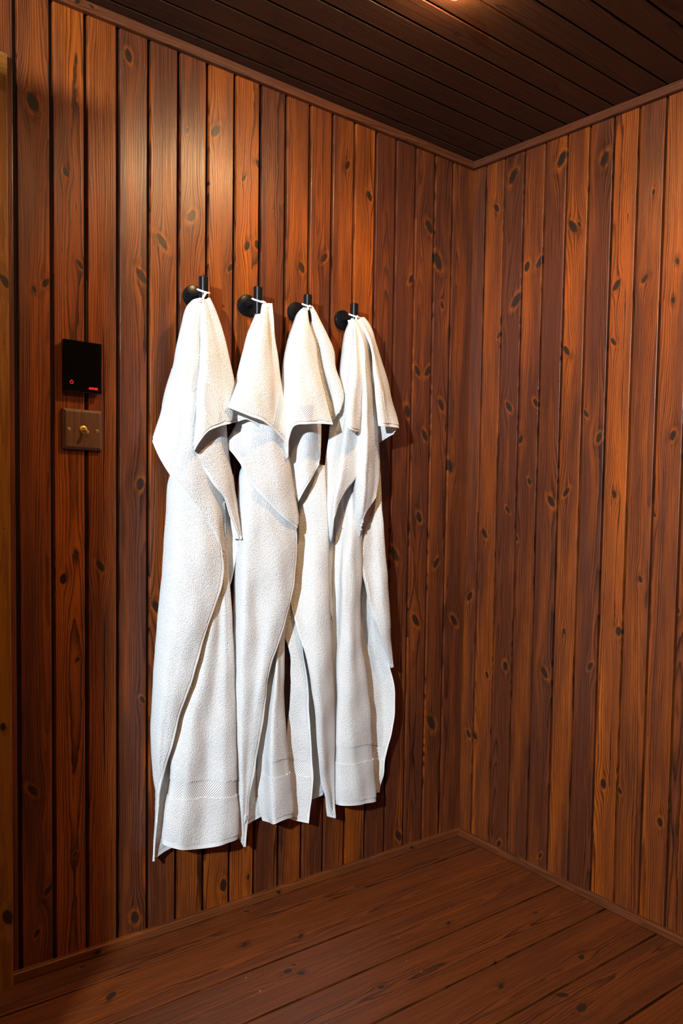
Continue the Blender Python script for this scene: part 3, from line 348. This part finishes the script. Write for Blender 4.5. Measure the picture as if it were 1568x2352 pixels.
{"n":"upI","c":[[[-0.5045,1.4762,0.06],[-0.5096,1.4604,0.056],[-0.5161,1.4389,0.052],[-0.5221,1.3906,0.05],[-0.5281,1.3378,0.048],[-0.5306,1.3164,0.048],[-0.5322,1.2527,0.048],[-0.5425,1.1849,0.05]],[[-0.5049,1.4744,0.064],[-0.5154,1.4196,0.066],[-0.5239,1.3365,0.068],[-0.5308,1.2517,0.068],[-0.541,1.1821,0.07]],[[-0.5036,1.4733,0.066],[-0.5162,1.3958,0.08],[-0.5244,1.3174,0.085],[-0.5316,1.2507,0.085],[-0.5358,1.1799,0.085]]],"wl":1,"band":[[-0.5453,1.3662],[-0.4998,1.3721],[-0.4983,1.2998],[-0.544,1.2948]]},
{"n":"under","c":[[[-0.4257,1.2394,0.06],[-0.4122,1.1947,0.056],[-0.4036,1.1622,0.054]],[[-0.3978,1.2414,0.07],[-0.3982,1.2011,0.068],[-0.3899,1.1763,0.068]],[[-0.3753,1.2312,0.085],[-0.3699,1.2025,0.092],[-0.3782,1.1882,0.086]]],"hb":0.004},
{"n":"long","c":[[[-0.5034,1.4725,0.064],[-0.4973,1.4328,0.07],[-0.4935,1.3323,0.082],[-0.4994,1.2313,0.09],[-0.5034,1.1755,0.091],[-0.5027,1.1199,0.088],[-0.5031,1.0527,0.083],[-0.501,0.985,0.075],[-0.496,0.9046,0.06]],[[-0.5029,1.4721,0.067],[-0.4978,1.4199,0.085],[-0.4996,1.3189,0.102],[-0.4994,1.2195,0.106],[-0.4996,1.1311,0.105],[-0.4977,1.042,0.098],[-0.4917,0.9628,0.082],[-0.48,0.9047,0.062]],[[-0.4986,1.4728,0.067],[-0.4918,1.4201,0.09],[-0.4902,1.3195,0.108],[-0.4825,1.2208,0.11],[-0.4774,1.1324,0.108],[-0.4746,1.0429,0.1],[-0.4751,0.9748,0.09]],[[-0.4935,1.4738,0.066],[-0.4778,1.4234,0.08],[-0.4664,1.3237,0.09],[-0.4558,1.2238,0.094],[-0.4493,1.1342,0.094],[-0.4474,1.0663,0.09],[-0.4529,0.9977,0.086]],[[-0.4873,1.4753,0.062],[-0.4616,1.4335,0.062],[-0.4374,1.3476,0.062],[-0.4231,1.2406,0.064],[-0.4157,1.1722,0.066],[-0.4128,1.1044,0.068],[-0.4319,1.0255,0.08]]],"wl":1,"wr":1},
{"n":"upE","c":[[[-0.508,1.4712,0.068],[-0.5152,1.4291,0.078],[-0.5253,1.386,0.088],[-0.5421,1.3185,0.1],[-0.556,1.2642,0.11],[-0.5667,1.1937,0.12]],[[-0.5068,1.4711,0.07],[-0.5191,1.4216,0.09],[-0.5278,1.359,0.104],[-0.5416,1.2804,0.116],[-0.5575,1.1856,0.126]],[[-0.5053,1.4713,0.07],[-0.5119,1.4172,0.09],[-0.5146,1.3499,0.102],[-0.5254,1.2715,0.112],[-0.5372,1.1831,0.12]],[[-0.499,1.4721,0.064],[-0.494,1.4216,0.075],[-0.4919,1.3433,0.085],[-0.4999,1.2642,0.095],[-0.5074,1.1849,0.1]]],"wr":1,"hb":0.007,"hl":0.006},
{"n":"upR","c":[[[-0.4877,1.4758,0.066],[-0.4766,1.4369,0.08],[-0.4699,1.4065,0.092],[-0.4669,1.3403,0.104],[-0.4666,1.273,0.114],[-0.4618,1.202,0.124]],[[-0.4842,1.4773,0.067],[-0.4729,1.4287,0.088],[-0.463,1.3618,0.104],[-0.4554,1.2896,0.116],[-0.4505,1.2017,0.128]],[[-0.4782,1.4797,0.065],[-0.457,1.4405,0.074],[-0.4406,1.3718,0.088],[-0.4267,1.2938,0.1],[-0.419,1.2035,0.116]],[[-0.4696,1.4832,0.058],[-0.4528,1.4752,0.054],[-0.4389,1.4618,0.052],[-0.4246,1.4253,0.052],[-0.4072,1.3898,0.054],[-0.3881,1.3401,0.058],[-0.3734,1.2857,0.064],[-0.3642,1.236,0.076],[-0.3696,1.2036,0.095]]],"wr":1,"hb":0.008,"hl":0.007,"band":[[-0.447,1.2928],[-0.432,1.2943],[-0.4118,1.2041],[-0.4299,1.2027]]}]]

# ------------------------------------------------------------------ the setting
XW, YB = -3.20, -2.70           # the two walls behind the camera
TH = 0.013                      # boards stand this far proud of the grooves
def slab(name, c, s, mat, kind='structure', knots=(), tone=0.2):
    me = box_mesh(name, c, *s)
    l = me.uv_layers.new(name='grain')
    for lp in me.loops:
        p = me.vertices[lp.vertex_index].co
        if s[2] < 0.1: l.data[lp.index].uv = (p.y, p.x)
        elif s[1] < 0.1: l.data[lp.index].uv = (p.x, p.z)
        else: l.data[lp.index].uv = (p.y, p.z)
    o = link(name, me, mat); grain(o, knots, tone); tag(o, kind=kind); return o
floor = slab('floor', (XW/2, YB/2, FLOOR-0.030), (-XW+0.2, -YB+0.2, 0.02), M['back'])
ceiling = slab('ceiling', (XW/2, YB/2, CEIL+0.0235), (-XW+0.2, -YB+0.2, 0.02), M['back'])
wall_left = slab('wall_left', (XW/2, TH+0.010, 1.0), (-XW+0.2, 0.02, 2.10), M['back'])
wall_right = slab('wall_right', (TH+0.010, YB/2, 1.0), (0.02, -YB+0.2, 2.10), M['back'])
wall_back = slab('wall_back', (XW/2, YB-0.02, 1.0), (-XW+0.2, 0.04, 2.10), M['wall'])
wall_entrance = slab('wall_entrance', (XW-0.02, YB/2, 1.0), (0.04, -YB+0.2, 2.10), M['wall'])

# left wall cladding: joint centres measured along the wall
GL = [-0.0855, -0.1585, -0.2340, -0.3080, -0.3815, -0.4550, -0.5288, -0.6005, -0.6735, -0.7475, -0.8190, -0.8915, -0.9643, -1.0365, -1.1076, -1.1783, -1.2500, -1.3213]
while GL[-1] > -2.3: GL.append(GL[-1]-0.0715)
tones = [0.30, 0.25, 0.20, 0.12, 0.10, 0.70, 0.35, 0.30, 0.35, 0.25, 0.65, 0.60, 0.35, 0.30, 0.20, 0.55, 0.75, 0.40, 0.25, 0.4]
edges = [0.004] + GL; GAP = 0.0088
for i in range(len(edges)-1):
    xr, xl = edges[i] - (GAP/2 if i else 0.0), edges[i+1] + GAP/2
    xc, w = (xr+xl)/2, xr-xl
    o = beam('board', (xc, TH, FLOOR), (xc, TH, CEIL), w, TH, (0, -1, 0), M['wall'], wall_left, side=Vector((1, 0, 0)), v0=FLOOR)
    ks = [(k[0]-xc, k[1], k[2]) for k in KN['L'] if xl-0.004 < k[0] < xr+0.004]
    if i > 17: ks = [(RND.uniform(-.02, .02), RND.uniform(0, 2), 0.008) for _ in range(4)]
    grain(o, ks, tones[i] if i < len(tones) else None, split=((0.004, 0.15, 1.86) if i == 15 else (-9, 9, 9)))
# right wall cladding
GR = [-0.0495, -0.1205, -0.1925, -0.2640, -0.3355, -0.4050, -0.4763, -0.5462, -0.6172, -0.6890]
while GR[-1] > -1.9: GR.append(GR[-1]-0.0712)
tonesR = [0.3, 0.45, 0.10, 0.25, 0.25, 0.45, 0.20, 0.75, 0.45, 0.55, 0.4]
edges = [0.0] + GR; GAP = 0.0064
for i in range(len(edges)-1):
    yr, yl = edges[i] - (GAP/2 if i else 0.0), edges[i+1] + GAP/2
    yc, w = (yr+yl)/2, yr-yl
    o = beam('board', (TH, yc, FLOOR), (TH, yc, CEIL), w, TH, (-1, 0, 0), M['wall'], wall_right, side=Vector((0, 1, 0)), v0=FLOOR)
    ks = [(k[0]-yc, k[1], k[2]) for k in KN['R'] if yl-0.004 < k[0] < yr+0.004]
    if not ks: ks = [(RND.uniform(-.02, .02), RND.uniform(0, 2), 0.008) for _ in range(4)]
    grain(o, ks, tonesR[i] if i < len(tonesR) else None, split=((-0.011, 0.30, 1.75) if i == 7 else (-9, 9, 9)))
# ceiling boards run along the left wall
GC = [-0.045, -0.119, -0.192, -0.264, -0.337, -0.407, -0.479, -0.550, -0.624]
while GC[-1] > -2.6: GC.append(GC[-1]-0.0722)
edges = [0.0] + GC
for i in range(len(edges)-1):
    a, b = edges[i]-GAP/2, edges[i+1]+GAP/2
    yc, w = (a+b)/2, a-b
    o = beam('board', (XW, yc, CEIL+TH), (0, yc, CEIL+TH), w, TH, (0, 0, -1), M['ceil'], ceiling, side=Vector((0, 1, 0)), v0=XW)
    ks = [(k[0]-yc, k[1], k[2]) for k in KN['C'] if b-0.004 < k[0] < a+0.004]
    ks += [(RND.uniform(-.02, .02), RND.uniform(-3, 0), 0.007) for _ in range(2)]
    grain(o, ks)
# floor planks run along the left wall
GF = [-0.100, -0.244, -0.386, -0.531, -0.674]
while GF[-1] > -2.6: GF.append(GF[-1]-0.1435)
edges = [0.0] + GF
screws = [(-0.93, -0.318), (-0.93, -0.262), (-0.55, -0.33), (-0.60, -0.46), (-0.60, -0.41), (-0.42, -0.13), (-0.35, -0.30)]
for i in range(len(edges)-1):
    g = 0.0060
    a, b = edges[i]-g/2, edges[i+1]+g/2
    yc, w = (a+b)/2, a-b
    o = beam('plank', (XW, yc, FLOOR-0.020), (0, yc, FLOOR-0.020), w, 0.020, (0, 0, 1), M['floor'], floor, bevel=0.0012, side=Vector((0, 1, 0)), v0=XW)
    ks = [(k[0]-yc, k[1], k[2]) for k in KN['F'] if b-0.004 < k[0] < a+0.004]
    ks += [(RND.uniform(-.05, .05), RND.uniform(-3, -1.3), 0.010) for _ in range(2)]
    grain(o, ks, [0.35, 0.55, 0.45, 0.5, 0.5, 0.4, 0.6][i % 7])
    for (sx, sy) in screws:
        if b < sy < a: link('screw', lathe_mesh('screw', [(0.0026, 0.0), (0.0026, 0.0006), (0.0012, 0.0003)], (sx, sy, FLOOR-0.0002), (0, 0, 1), 10), M['steel'], o)

def trim(name, a, b, w, t, up, side, nails=(), tone=0.35, knots=()):
    o = beam(name, a, b, w, t, up, M['trim'], None, bevel=0.0025, side=Vector(side))
    tag(o, kind='structure'); grain(o, knots, tone)
    A, B, U = Vector(a), Vector(b), Vector(up)
    for (f, s) in nails:
        p = A.lerp(B, f) + Vector(side)*s + U*t
        link('nail', lathe_mesh('nail', [(0.0016, -0.0005), (0.0016, 0.0003)], p, U, 8), M['steel'], o)
    return o
XJ = -1.3395                    # where the door casing stops the skirting
TD = 0.014
trim('baseboard_left', (XJ, 0, -0.011), (0, 0, -0.011), 0.022, 0.012, (0, -1, 0), (0, 0, 1), [(0.01, -.004), (0.42, -.003), (0.55, 0.0), (0.86, -.002), (0.992, -.003)], 0.7, [(0.0, 0.18, .006), (0.0, 0.66, .006), (0.002, 1.13, .006)])
trim('baseboard_right', (0, YB, -0.011), (0, -0.012, -0.011), 0.022, 0.012, (-1, 0, 0), (0, 0, 1), [(0.845, .002), (0.995, -.003)], 0.45)
trim('trim_1', (XW, 0, 2.011), (0, 0, 2.011), 0.022, TD, (0, -1, 0), (0, 0, 1), [(0.78, .0), (0.84, .002), (0.996, .003)], 0.3, [(0.0, 2.0, .005), (0.002, 2.03, .004)])
trim('trim_2', (0, YB, 2.011), (0, -TD, 2.011), 0.022, TD, (-1, 0, 0), (0, 0, 1), [(0.76, .002), (0.885, .001), (0.955, .004), (0.995, .0)], 0.15)

# door at the end of the left wall: only its near casing enters the frame
CT, CW = 0.018, 0.075
door = empty('door_1', W(-1.80, 0, FLOOR)); tag(door, kind='structure')
CX = -1.3409
def cas(name, a, b, side, tone, w=CW):
    o = beam(name, a, b, w, CT, (0, -1, 0), M['casing'], door, bevel=0.0015, side=Vector(side)); return o
o = cas('casing', (CX-CW/2, 0, FLOOR), (CX-CW/2, 0, 1.857-CW*0.55), (1, 0, 0), .5)
grain(o, [(0.030, 1.44, 0.010), (0.026, 0.13+0.022, 0.013), (0.0, 0.9, 0.009), (0.02, 0.55, 0.007)], 0.55)
for (px, pz) in ((CX-0.013, 1.70), (CX-0.012, 1.585), (CX-0.011, 1.285), (CX-0.012, 0.93)):
    link('nail', lathe_mesh('nail', [(0.0016, -0.0005), (0.0016, 0.0003)], (px, -CT, pz), (0, -1, 0), 8), M['steel'], door)
o = cas('head_casing', (-2.16, 0, 1.857-CW/2), (CX, 0, 1.857-CW/2), (0, 0, 1), .2); grain(o, (), 0.15)
o = cas('casing', (-2.16+CW/2, 0, FLOOR), (-2.16+CW/2, 0, 1.857-CW), (1, 0, 0), .5); grain(o, (), 0.4)
for k in range(7):
    xa = -2.078 + k*0.0945
    o = beam('door_board', (xa+0.0465, 0.0, FLOOR+0.006), (xa+0.0465, 0.0, 1.778), 0.091, 0.009, (0, -1, 0), M['wall'], door, side=Vector((1, 0, 0))); grain(o, [(0.01, 0.4+.3*(k % 4), .008)])
link('door_handle', tube_mesh('door_handle', [(-2.03, -.009, 0.98), (-2.03, -.05, 0.98), (-2.03, -.05, 0.86), (-2.03, -.009, 0.86)], 0.009), M['black'], door)
# unseen slab beside the door, added to cast the shadow on the left wall
blocker = slab('shadow_blocker', (-2.32, -0.82, (FLOOR+1.755)/2), (0.70, 0.035, 1.755-FLOOR), M['wall'])

# ------------------------------------------------------------------ lamps
def ceiling_lamp(pos, power, label):
    lx, ly = pos
    lp = empty('ceiling_lamp', W(lx, ly, CEIL)); tag(lp, label, 'lamp')
    link('lamp_ring', lathe_mesh('lamp_ring', [(0.034, 0.0), (0.034, 0.003), (0.031, 0.005), (0.027, 0.005), (0.026, 0.003)], (lx, ly, CEIL), (0, 0, -1), 32), M['white'], lp)
    link('bulb', lathe_mesh('bulb', [(0.023, 0.002), (0.024, 0.014), (0.019, 0.024), (0.010, 0.029)], (lx, ly, CEIL), (0, 0, -1), 24), M['bulb'], lp)
    ld = bpy.data.lights.new('lamp_light', 'SPOT'); ld.energy = power; ld.color = LAMP_COL; ld.shadow_soft_size = 0.022
    ld.spot_size = math.radians(164); ld.spot_blend = 0.45
    lo = bpy.data.objects.new('lamp_light', ld); COL.objects.link(lo); lo.parent = lp
    lo.matrix_parent_inverse = Matrix.Translation(-lp.location); lo.location = W(lx, ly, CEIL-0.034)
ceiling_lamp(LAMP_POS, LAMP_POWER, 'small round lamp glowing on the dark board ceiling near the towels')
ceiling_lamp(LAMP2_POS, LAMP2_POWER, 'small round ceiling lamp out over the middle of the floor')

kl = empty('wall_lamp', W(XW, KEY_POS[1], KEY_POS[2])); tag(kl, 'round wall lamp with opal face on the entrance wall', 'lamp')
kd = (Vector((-0.75, -0.05, 1.08)) - Vector(KEY_POS)).normalized()
link('arm', tube_mesh('arm', [(XW-0.0, KEY_POS[1], KEY_POS[2]), (XW+0.06, KEY_POS[1], KEY_POS[2]), Vector(KEY_POS)-kd*0.05], 0.008), M['black'], kl)
link('shade', lathe_mesh('shade', [(0.02, -0.06), (0.045, -0.05), (0.055, -0.005), (0.050, -0.005), (0.042, -0.03)], KEY_POS, kd, 28), M['black'], kl)
ad = bpy.data.lights.new('wall_lamp_light', 'SPOT'); ad.shadow_soft_size = 0.036; ad.energy = KEY_POWER; ad.color = KEY_COL
ad.spot_size = math.radians(78); ad.spot_blend = 1.0
ao = bpy.data.objects.new('wall_lamp_light', ad); COL.objects.link(ao); ao.parent = kl; ao.matrix_parent_inverse = Matrix.Translation(-kl.location)
ao.location = W(*KEY_POS); ao.rotation_euler = kd.to_track_quat('-Z', 'Y').to_euler()

# ------------------------------------------------------------------ hooks
HX = [-0.9285, -0.7845, -0.6395, -0.4915]; HZ = [1.4645, 1.4690, 1.4762, 1.4808]; PT = [1.5010, 1.5047, 1.5124, 1.5164]
WHICH = ['nearest the control panel', 'second along from the control panel', 'second along from the room corner', 'nearest the room corner']
HD, HR = 0.0525, 0.0106
for i in range(4):
    x, z = HX[i], HZ[i]
    t = empty('wall_hook', W(x, 0, z)); tag(t, 'matte black round-plate peg hook ' + WHICH[i], 'hook', 'row of black towel hooks')
    link('wall_plate', lathe_mesh('wall_plate', [(0.0255, 0.0), (0.0255, 0.0085), (0.0247, 0.0095), (0.0235, 0.0096), (0.0225, 0.0102), (0.004, 0.0104)], (x, 0, z), (0, -1, 0), 48), M['black'], t)
    link('arm', lathe_mesh('arm', [(0.0075, 0.009), (0.0065, 0.0125), (0.0062, 0.020), (0.0062, HD)], (x, 0, z), (0, -1, 0), 24), M['black'], t)
    b = z - 0.028
    link('post', lathe_mesh('post', [(HR-0.001, 0), (HR, 0.001), (HR, PT[i]-b-0.001), (HR-0.001, PT[i]-b)], (x, -HD, b), (0, 0, 1), 36), M['black'], t)

# ------------------------------------------------------------------ towels
def crom(P, n, par=None):
    """Sample n points along a smooth curve through P (k,3); chord length parameter unless par is given."""
    P = np.asarray(P, float); k = len(P)
    t = np.concatenate([[0], np.cumsum(np.maximum(1e-6, np.linalg.norm(np.diff(P, axis=0), axis=1)))]) if par is None else np.asarray(par, float)
    t = t/t[-1]
    d = np.diff(P, axis=0)/np.diff(t)[:, None]
    m = np.zeros_like(P)
    if k > 2:
        h = np.diff(t)
        m[1:-1] = (d[:-1]*h[1:, None] + d[1:]*h[:-1, None])/(h[:-1]+h[1:])[:, None]
    m[0] = d[0]; m[-1] = d[-1]
    s = np.linspace(0, 1, n); i = np.clip(np.searchsorted(t, s, 'right')-1, 0, k-2)
    h = (t[i+1]-t[i])[:, None]; x = ((s-t[i])/(t[i+1]-t[i]))[:, None]
    h00 = 2*x**3-3*x**2+1; h10 = x**3-2*x**2+x; h01 = -2*x**3+3*x**2; h11 = x**3-x**2
    return h00*P[i] + h10*h*m[i] + h01*P[i+1] + h11*h*m[i+1]
def inpoly(x, z, poly):
    r = np.zeros(x.shape, bool); n = len(poly)
    for i in range(n):
        (x1, z1), (x2, z2) = poly[i], poly[(i+1) % n]
        c = ((z1 > z) != (z2 > z)) & (x < (x2-x1)*(z-z1)/(z2-z1+1e-12)+x1)
        r ^= c
    return r
STEP = 0.0030
NR = np.random.RandomState(3)
def wobble(x, z, s):
    return (np.sin(x*61+z*17+s)*0.6 + np.sin(z*47-x*33+2.1*s)*0.7 + np.sin(x*131+z*29+s*3.7)*0.35 + np.sin(z*97+x*71+s*1.3)*0.35)
def sheet(e, s):
    cols = [np.array(c, float) for c in e['c']]        # (x, z, d) down each column
    def wrap(c, inn):
        w = c.copy(); sg = np.sign(crom(inn, 30)[:, 0].mean() - crom(c, 30)[:, 0].mean()) or 1.0
        w[:, 0] += sg*0.007; w[:, 2] = np.maximum(0.008, w[:, 2]-0.016); return w
    def inset(c, inn):
        c = c.copy(); sg = np.sign(crom(inn, 30)[:, 0].mean() - crom(c, 30)[:, 0].mean()) or 1.0
        c[:, 0] += sg*0.0018; return c
    if e.get('wl'): cols[0] = inset(cols[0], cols[1]); cols = [wrap(cols[0], cols[1])] + cols
    if e.get('wr'): cols[-1] = inset(cols[-1], cols[-2]); cols = cols + [wrap(cols[-1], cols[-2])]
    L = max(np.linalg.norm(np.diff(c, axis=0), axis=1).sum() for c in cols)
    nr = max(6, int(L/STEP))
    R = np.stack([crom(c, nr) for c in cols])          # (ncol, nr, 3)
    gap = np.array([np.linalg.norm(R[i+1]-R[i], axis=1).max() for i in range(len(cols)-1)])
    par = np.concatenate([[0], np.cumsum(np.maximum(gap, 0.003))])
    nc = max(5, int(par[-1]/STEP))
    G = np.stack([crom(R[:, r], nc, par) for r in range(nr)])   # (nr, nc, 3)
    G[:, :, 2] += 0.0013*wobble(G[:, :, 0], G[:, :, 1], s)*np.minimum(1, np.linspace(0, 6, nr))[:, None]
    G[:, :, 2] = np.maximum(0.004, G[:, :, 2])
    return G
def build_towel(i):
    t = empty('towel', W(HX[i], -0.06, TOWELS[i][0]['c'][0][-1][1]))
    tag(t, 'white terry bath towel gathered on the peg hook ' + WHICH[i], 'towel', 'white towels hung in a row')
    acc = {'terry': ([], [], [], 0)}
    tv, tf, tu, off = [], [], [], 0
    for si, e in enumerate(TOWELS[i]):
        G = sheet(e, si*1.7+i*5.1); nr, nc, _ = G.shape
        dv = np.concatenate([np.zeros((1, nc)), np.cumsum(np.linalg.norm(np.diff(G, axis=0), axis=2), 0)])
        duu = np.concatenate([np.zeros((nr, 1)), np.cumsum(np.linalg.norm(np.diff(G, axis=1), axis=2), 1)], 1)
        # surface normals toward the room
        P = np.stack([G[..., 0]+LEANX*G[..., 1], -G[..., 2]+LEANY*G[..., 1], G[..., 1]+ZF], -1)
        N = np.cross(np.gradient(P, axis=0), np.gradient(P, axis=1))
        N /= np.maximum(1e-9, np.linalg.norm(N, axis=2, keepdims=True))
        flip = N[..., 1].mean() > 0
        if flip: N = -N
        cz = lambda A: 0.25*(A[:-1, :-1]+A[1:, :-1]+A[:-1, 1:]+A[1:, 1:])
        fx, fz = cz(G[..., 0]), cz(G[..., 1])
        db = cz(dv[-1:]-dv); dl = cz(duu); dr = cz(duu[:, -1:]-duu)
        hem = np.zeros(fx.shape, bool)
        if e.get('hb'): hem |= db < e['hb']
        if e.get('hl'): hem |= dl < e['hl']
        if e.get('hr'): hem |= dr < e['hr']
        band = inpoly(fx, fz, e['band']) & ~hem if 'band' in e else np.zeros(fx.shape, bool)
        idx = np.arange(nr*nc).reshape(nr, nc)
        Q = np.stack([idx[:-1, :-1], idx[1:, :-1], idx[1:, 1:], idx[:-1, 1:]], -1)
        if flip: Q = Q[..., ::-1]
        uv = np.stack([duu, dv], -1).reshape(-1, 2)
        over = e['n'].startswith('up')
        ter = ~hem if over else ~(hem | band)
        cell = np.minimum(np.linalg.norm(np.gradient(P, axis=1), axis=2), np.linalg.norm(np.gradient(P, axis=0), axis=2))/STEP
        Pt = P + N*(0.0016 + (NR.normal(0, 0.00017, (nr, nc))*np.clip(cell-0.25, 0, 1))[..., None])
        tv.append(Pt.reshape(-1, 3)); tf.append(Q[ter]+off); tu.append(uv); off += nr*nc
        for nm, msk, mt in (('hem', hem, 'hem'), ('woven_band', band, 'band')):
            if msk.any():
                F = Q[msk]; used, inv = np.unique(F, return_inverse=True)
                lift = N*(0.0022 if (nm == 'woven_band' and over) else 0.0001)
                me = mesh_np(nm, (P+lift).reshape(-1, 3)[used], inv.reshape(F.shape), uv[used])
                o = link(nm, me, M[mt], t); so = o.modifiers.new('thickness', 'SOLIDIFY'); so.thickness = 0.0022; so.offset = -1; es = o.modifiers.new('edges', 'EDGE_SPLIT'); es.split_angle = 0.9
    V, F, U = np.concatenate(tv), np.concatenate(tf), np.concatenate(tu)
    used, inv = np.unique(F, return_inverse=True)
    me = mesh_np('terry_cloth', V[used], inv.reshape(F.shape), U[used])
    o = link('terry_cloth', me, M['terry'], t); so = o.modifiers.new('thickness', 'SOLIDIFY'); so.thickness = 0.0040; so.offset = -1; es = o.modifiers.new('edges', 'EDGE_SPLIT'); es.split_angle = 0.9
    return t
for i in range(4):
    t = build_towel(i)
    tops = [c[0] for e in TOWELS[i] if e['n'].startswith('up') for c in e['c']]
    gx = sum(p[0] for p in tops)/len(tops); gz = max(p[1] for p in tops)
    x, zb, rr = HX[i], max(HZ[i]+0.0095, gz+0.007), HR+0.0026
    ring = [(x + rr*math.cos(b), -HD + rr*math.sin(b), zb-0.005+0.005*math.sin(b)-0.001*math.cos(b)) for b in np.radians(np.linspace(0, 360, 28, endpoint=False))]
    hl = link('hanging_loop', tube_mesh('hanging_loop', ring, 0.0023, 8, closed=True), M['loop'], t)
    fr = (x, -HD-rr, zb-0.010)
    link('loop_tail', tube_mesh('loop_tail', [tuple(p) for p in crom([fr, (0.5*(x+gx), -0.0675, 0.5*(fr[2]+gz)), (gx, -0.067, gz-0.004), (gx+0.001, -0.066, gz-0.012)], 10)], 0.0030, 8), M['loop'], hl)

# ------------------------------------------------------------------ control panel
cp = empty('control_panel', W(-1.192, 0, 1.217)); tag(cp, 'slim black glass sauna control panel with red power mark', 'control panel')
PX, PZ, PW, PH, PD = -1.1920, 1.2705, 0.0825, 0.1065, 0.016
link('case', box_mesh('case', (PX, -0.005, PZ), PW-0.004, 0.010, PH-0.004, 0.001), M['casebk'], cp)
link('front', box_mesh('front', (PX, -0.0125, PZ), PW, 0.007, PH, 0.0018, 3), M['glass'], cp)
def ring_part(name, c, r, w, a0, a1, parent, n=28):
    vs, fs = [], []
    for k in range(n+1):
        a = math.radians(a0+(a1-a0)*k/n)
        for (rr, yy) in ((r-w/2, 0), (r+w/2, 0), (r+w/2, -0.0004), (r-w/2, -0.0004)):
            vs.append(W(c[0]+rr*math.cos(a), c[1]+yy, c[2]+rr*math.sin(a)))
    for k in range(n):
        for j in range(4): fs.append((k*4+j, k*4+(j+1) % 4, k*4+4+(j+1) % 4, k*4+4+j))
    return link(name, pm(name, vs, fs), M['red'], parent)
sc = (-1.2155, -0.0160, 1.2365)
ps = ring_part('power_symbol', sc, 0.0033, 0.0011, 125, 415, cp); ps['label'] = 'glowing red power symbol'
link('power_bar', box_mesh('power_bar', (sc[0], sc[1]-0.0002, sc[2]+0.0030), 0.0012, 0.0004, 0.0042), M['red'], ps)
tc = bpy.data.curves.new('lettering', 'FONT'); tc.body = 'HARVIA'; tc.size = 0.0072; tc.shear = 0.35; tc.extrude = 0.0001; tc.offset = 0.00022; tc.align_x = 'RIGHT'; tc.space_character = 0.98
to = bpy.data.objects.new('tmp', tc); COL.objects.link(to)
me = bpy.data.meshes.new_from_object(to.evaluated_get(bpy.context.evaluated_depsgraph_get())); bpy.data.objects.remove(to); me.name = 'lettering'
wx = max(v.co.x for v in me.vertices)-min(v.co.x for v in me.vertices); fx = 0.0200/wx
for v in me.vertices: v.co = W(-1.1600+v.co.x*fx, -0.0163-v.co.z, 1.2248+v.co.y)
lt = link('lettering', me, M['red'], cp); lt['label'] = 'small red slanted maker name'
cb = tube_mesh('power_cable', [(-1.1772+0.001*math.sin(9*z), 0.003, z) for z in np.linspace(1.318, 1.455, 14)], 0.0016, 8)
tag(link('power_cable', cb, M['cable']), 'thin black cable in the board joint above the control panel', 'cable')

# ------------------------------------------------------------------ toggle switch
sw = empty('light_switch', W(-1.189, 0, 1.097)); tag(sw, 'square walnut plate with brass toggle below the control panel', 'light switch')
SX, SZ, SW = -1.1893, 1.1395, 0.0845
h = SW/2; vs = []
for (hh, y) in ((h, 0.0), (h, -0.0065), (h-0.0055, -0.0105)):
    for (sx, sz) in ((-1, -1), (1, -1), (1, 1), (-1, 1)): vs.append((SX+sx*hh, y, SZ+sz*hh))
fs = [(a*4+k, a*4+(k+1) % 4, a*4+4+(k+1) % 4, a*4+4+k) for a in range(2) for k in range(4)] + [(8, 9, 10, 11), (3, 2, 1, 0)]
pl = link('switch_plate', pm('switch_plate', [W(*v) for v in vs], fs, False, [(v[0]-SX, v[2]) for v in vs]), M['walnut'], sw); grain(pl, (), 0.4, 0.31)
for s in (-1, 1):
    c = (SX+s*0.0305, -0.0104, SZ-0.001)
    scw = link('screw', lathe_mesh('screw', [(0.0036, 0), (0.0036, 0.0006), (0.0028, 0.0012)], c, (0, -1, 0), 20), M['brass'], sw)
    link('screw_recess', lathe_mesh('screw_recess', [(0.0014, 0.0010), (0.0012, 0.0014)], c, (0, -1, 0), 6), M['brassd'], scw)
link('toggle_collar', lathe_mesh('toggle_collar', [(0.0085, 0), (0.0085, 0.0012), (0.0062, 0.0030), (0.0045, 0.0032), (0.0040, 0.0018)], (SX, -0.0104, SZ), (0, -1, 0), 32), M['brass'], sw)
link('toggle_lever', lathe_mesh('toggle_lever', [(0.0026, 0), (0.0030, 0.006), (0.0040, 0.013), (0.0036, 0.0155), (0.0020, 0.0165)], (SX, -0.0115, SZ), (0.30, -1, -0.42), 20), M['brass'], sw)
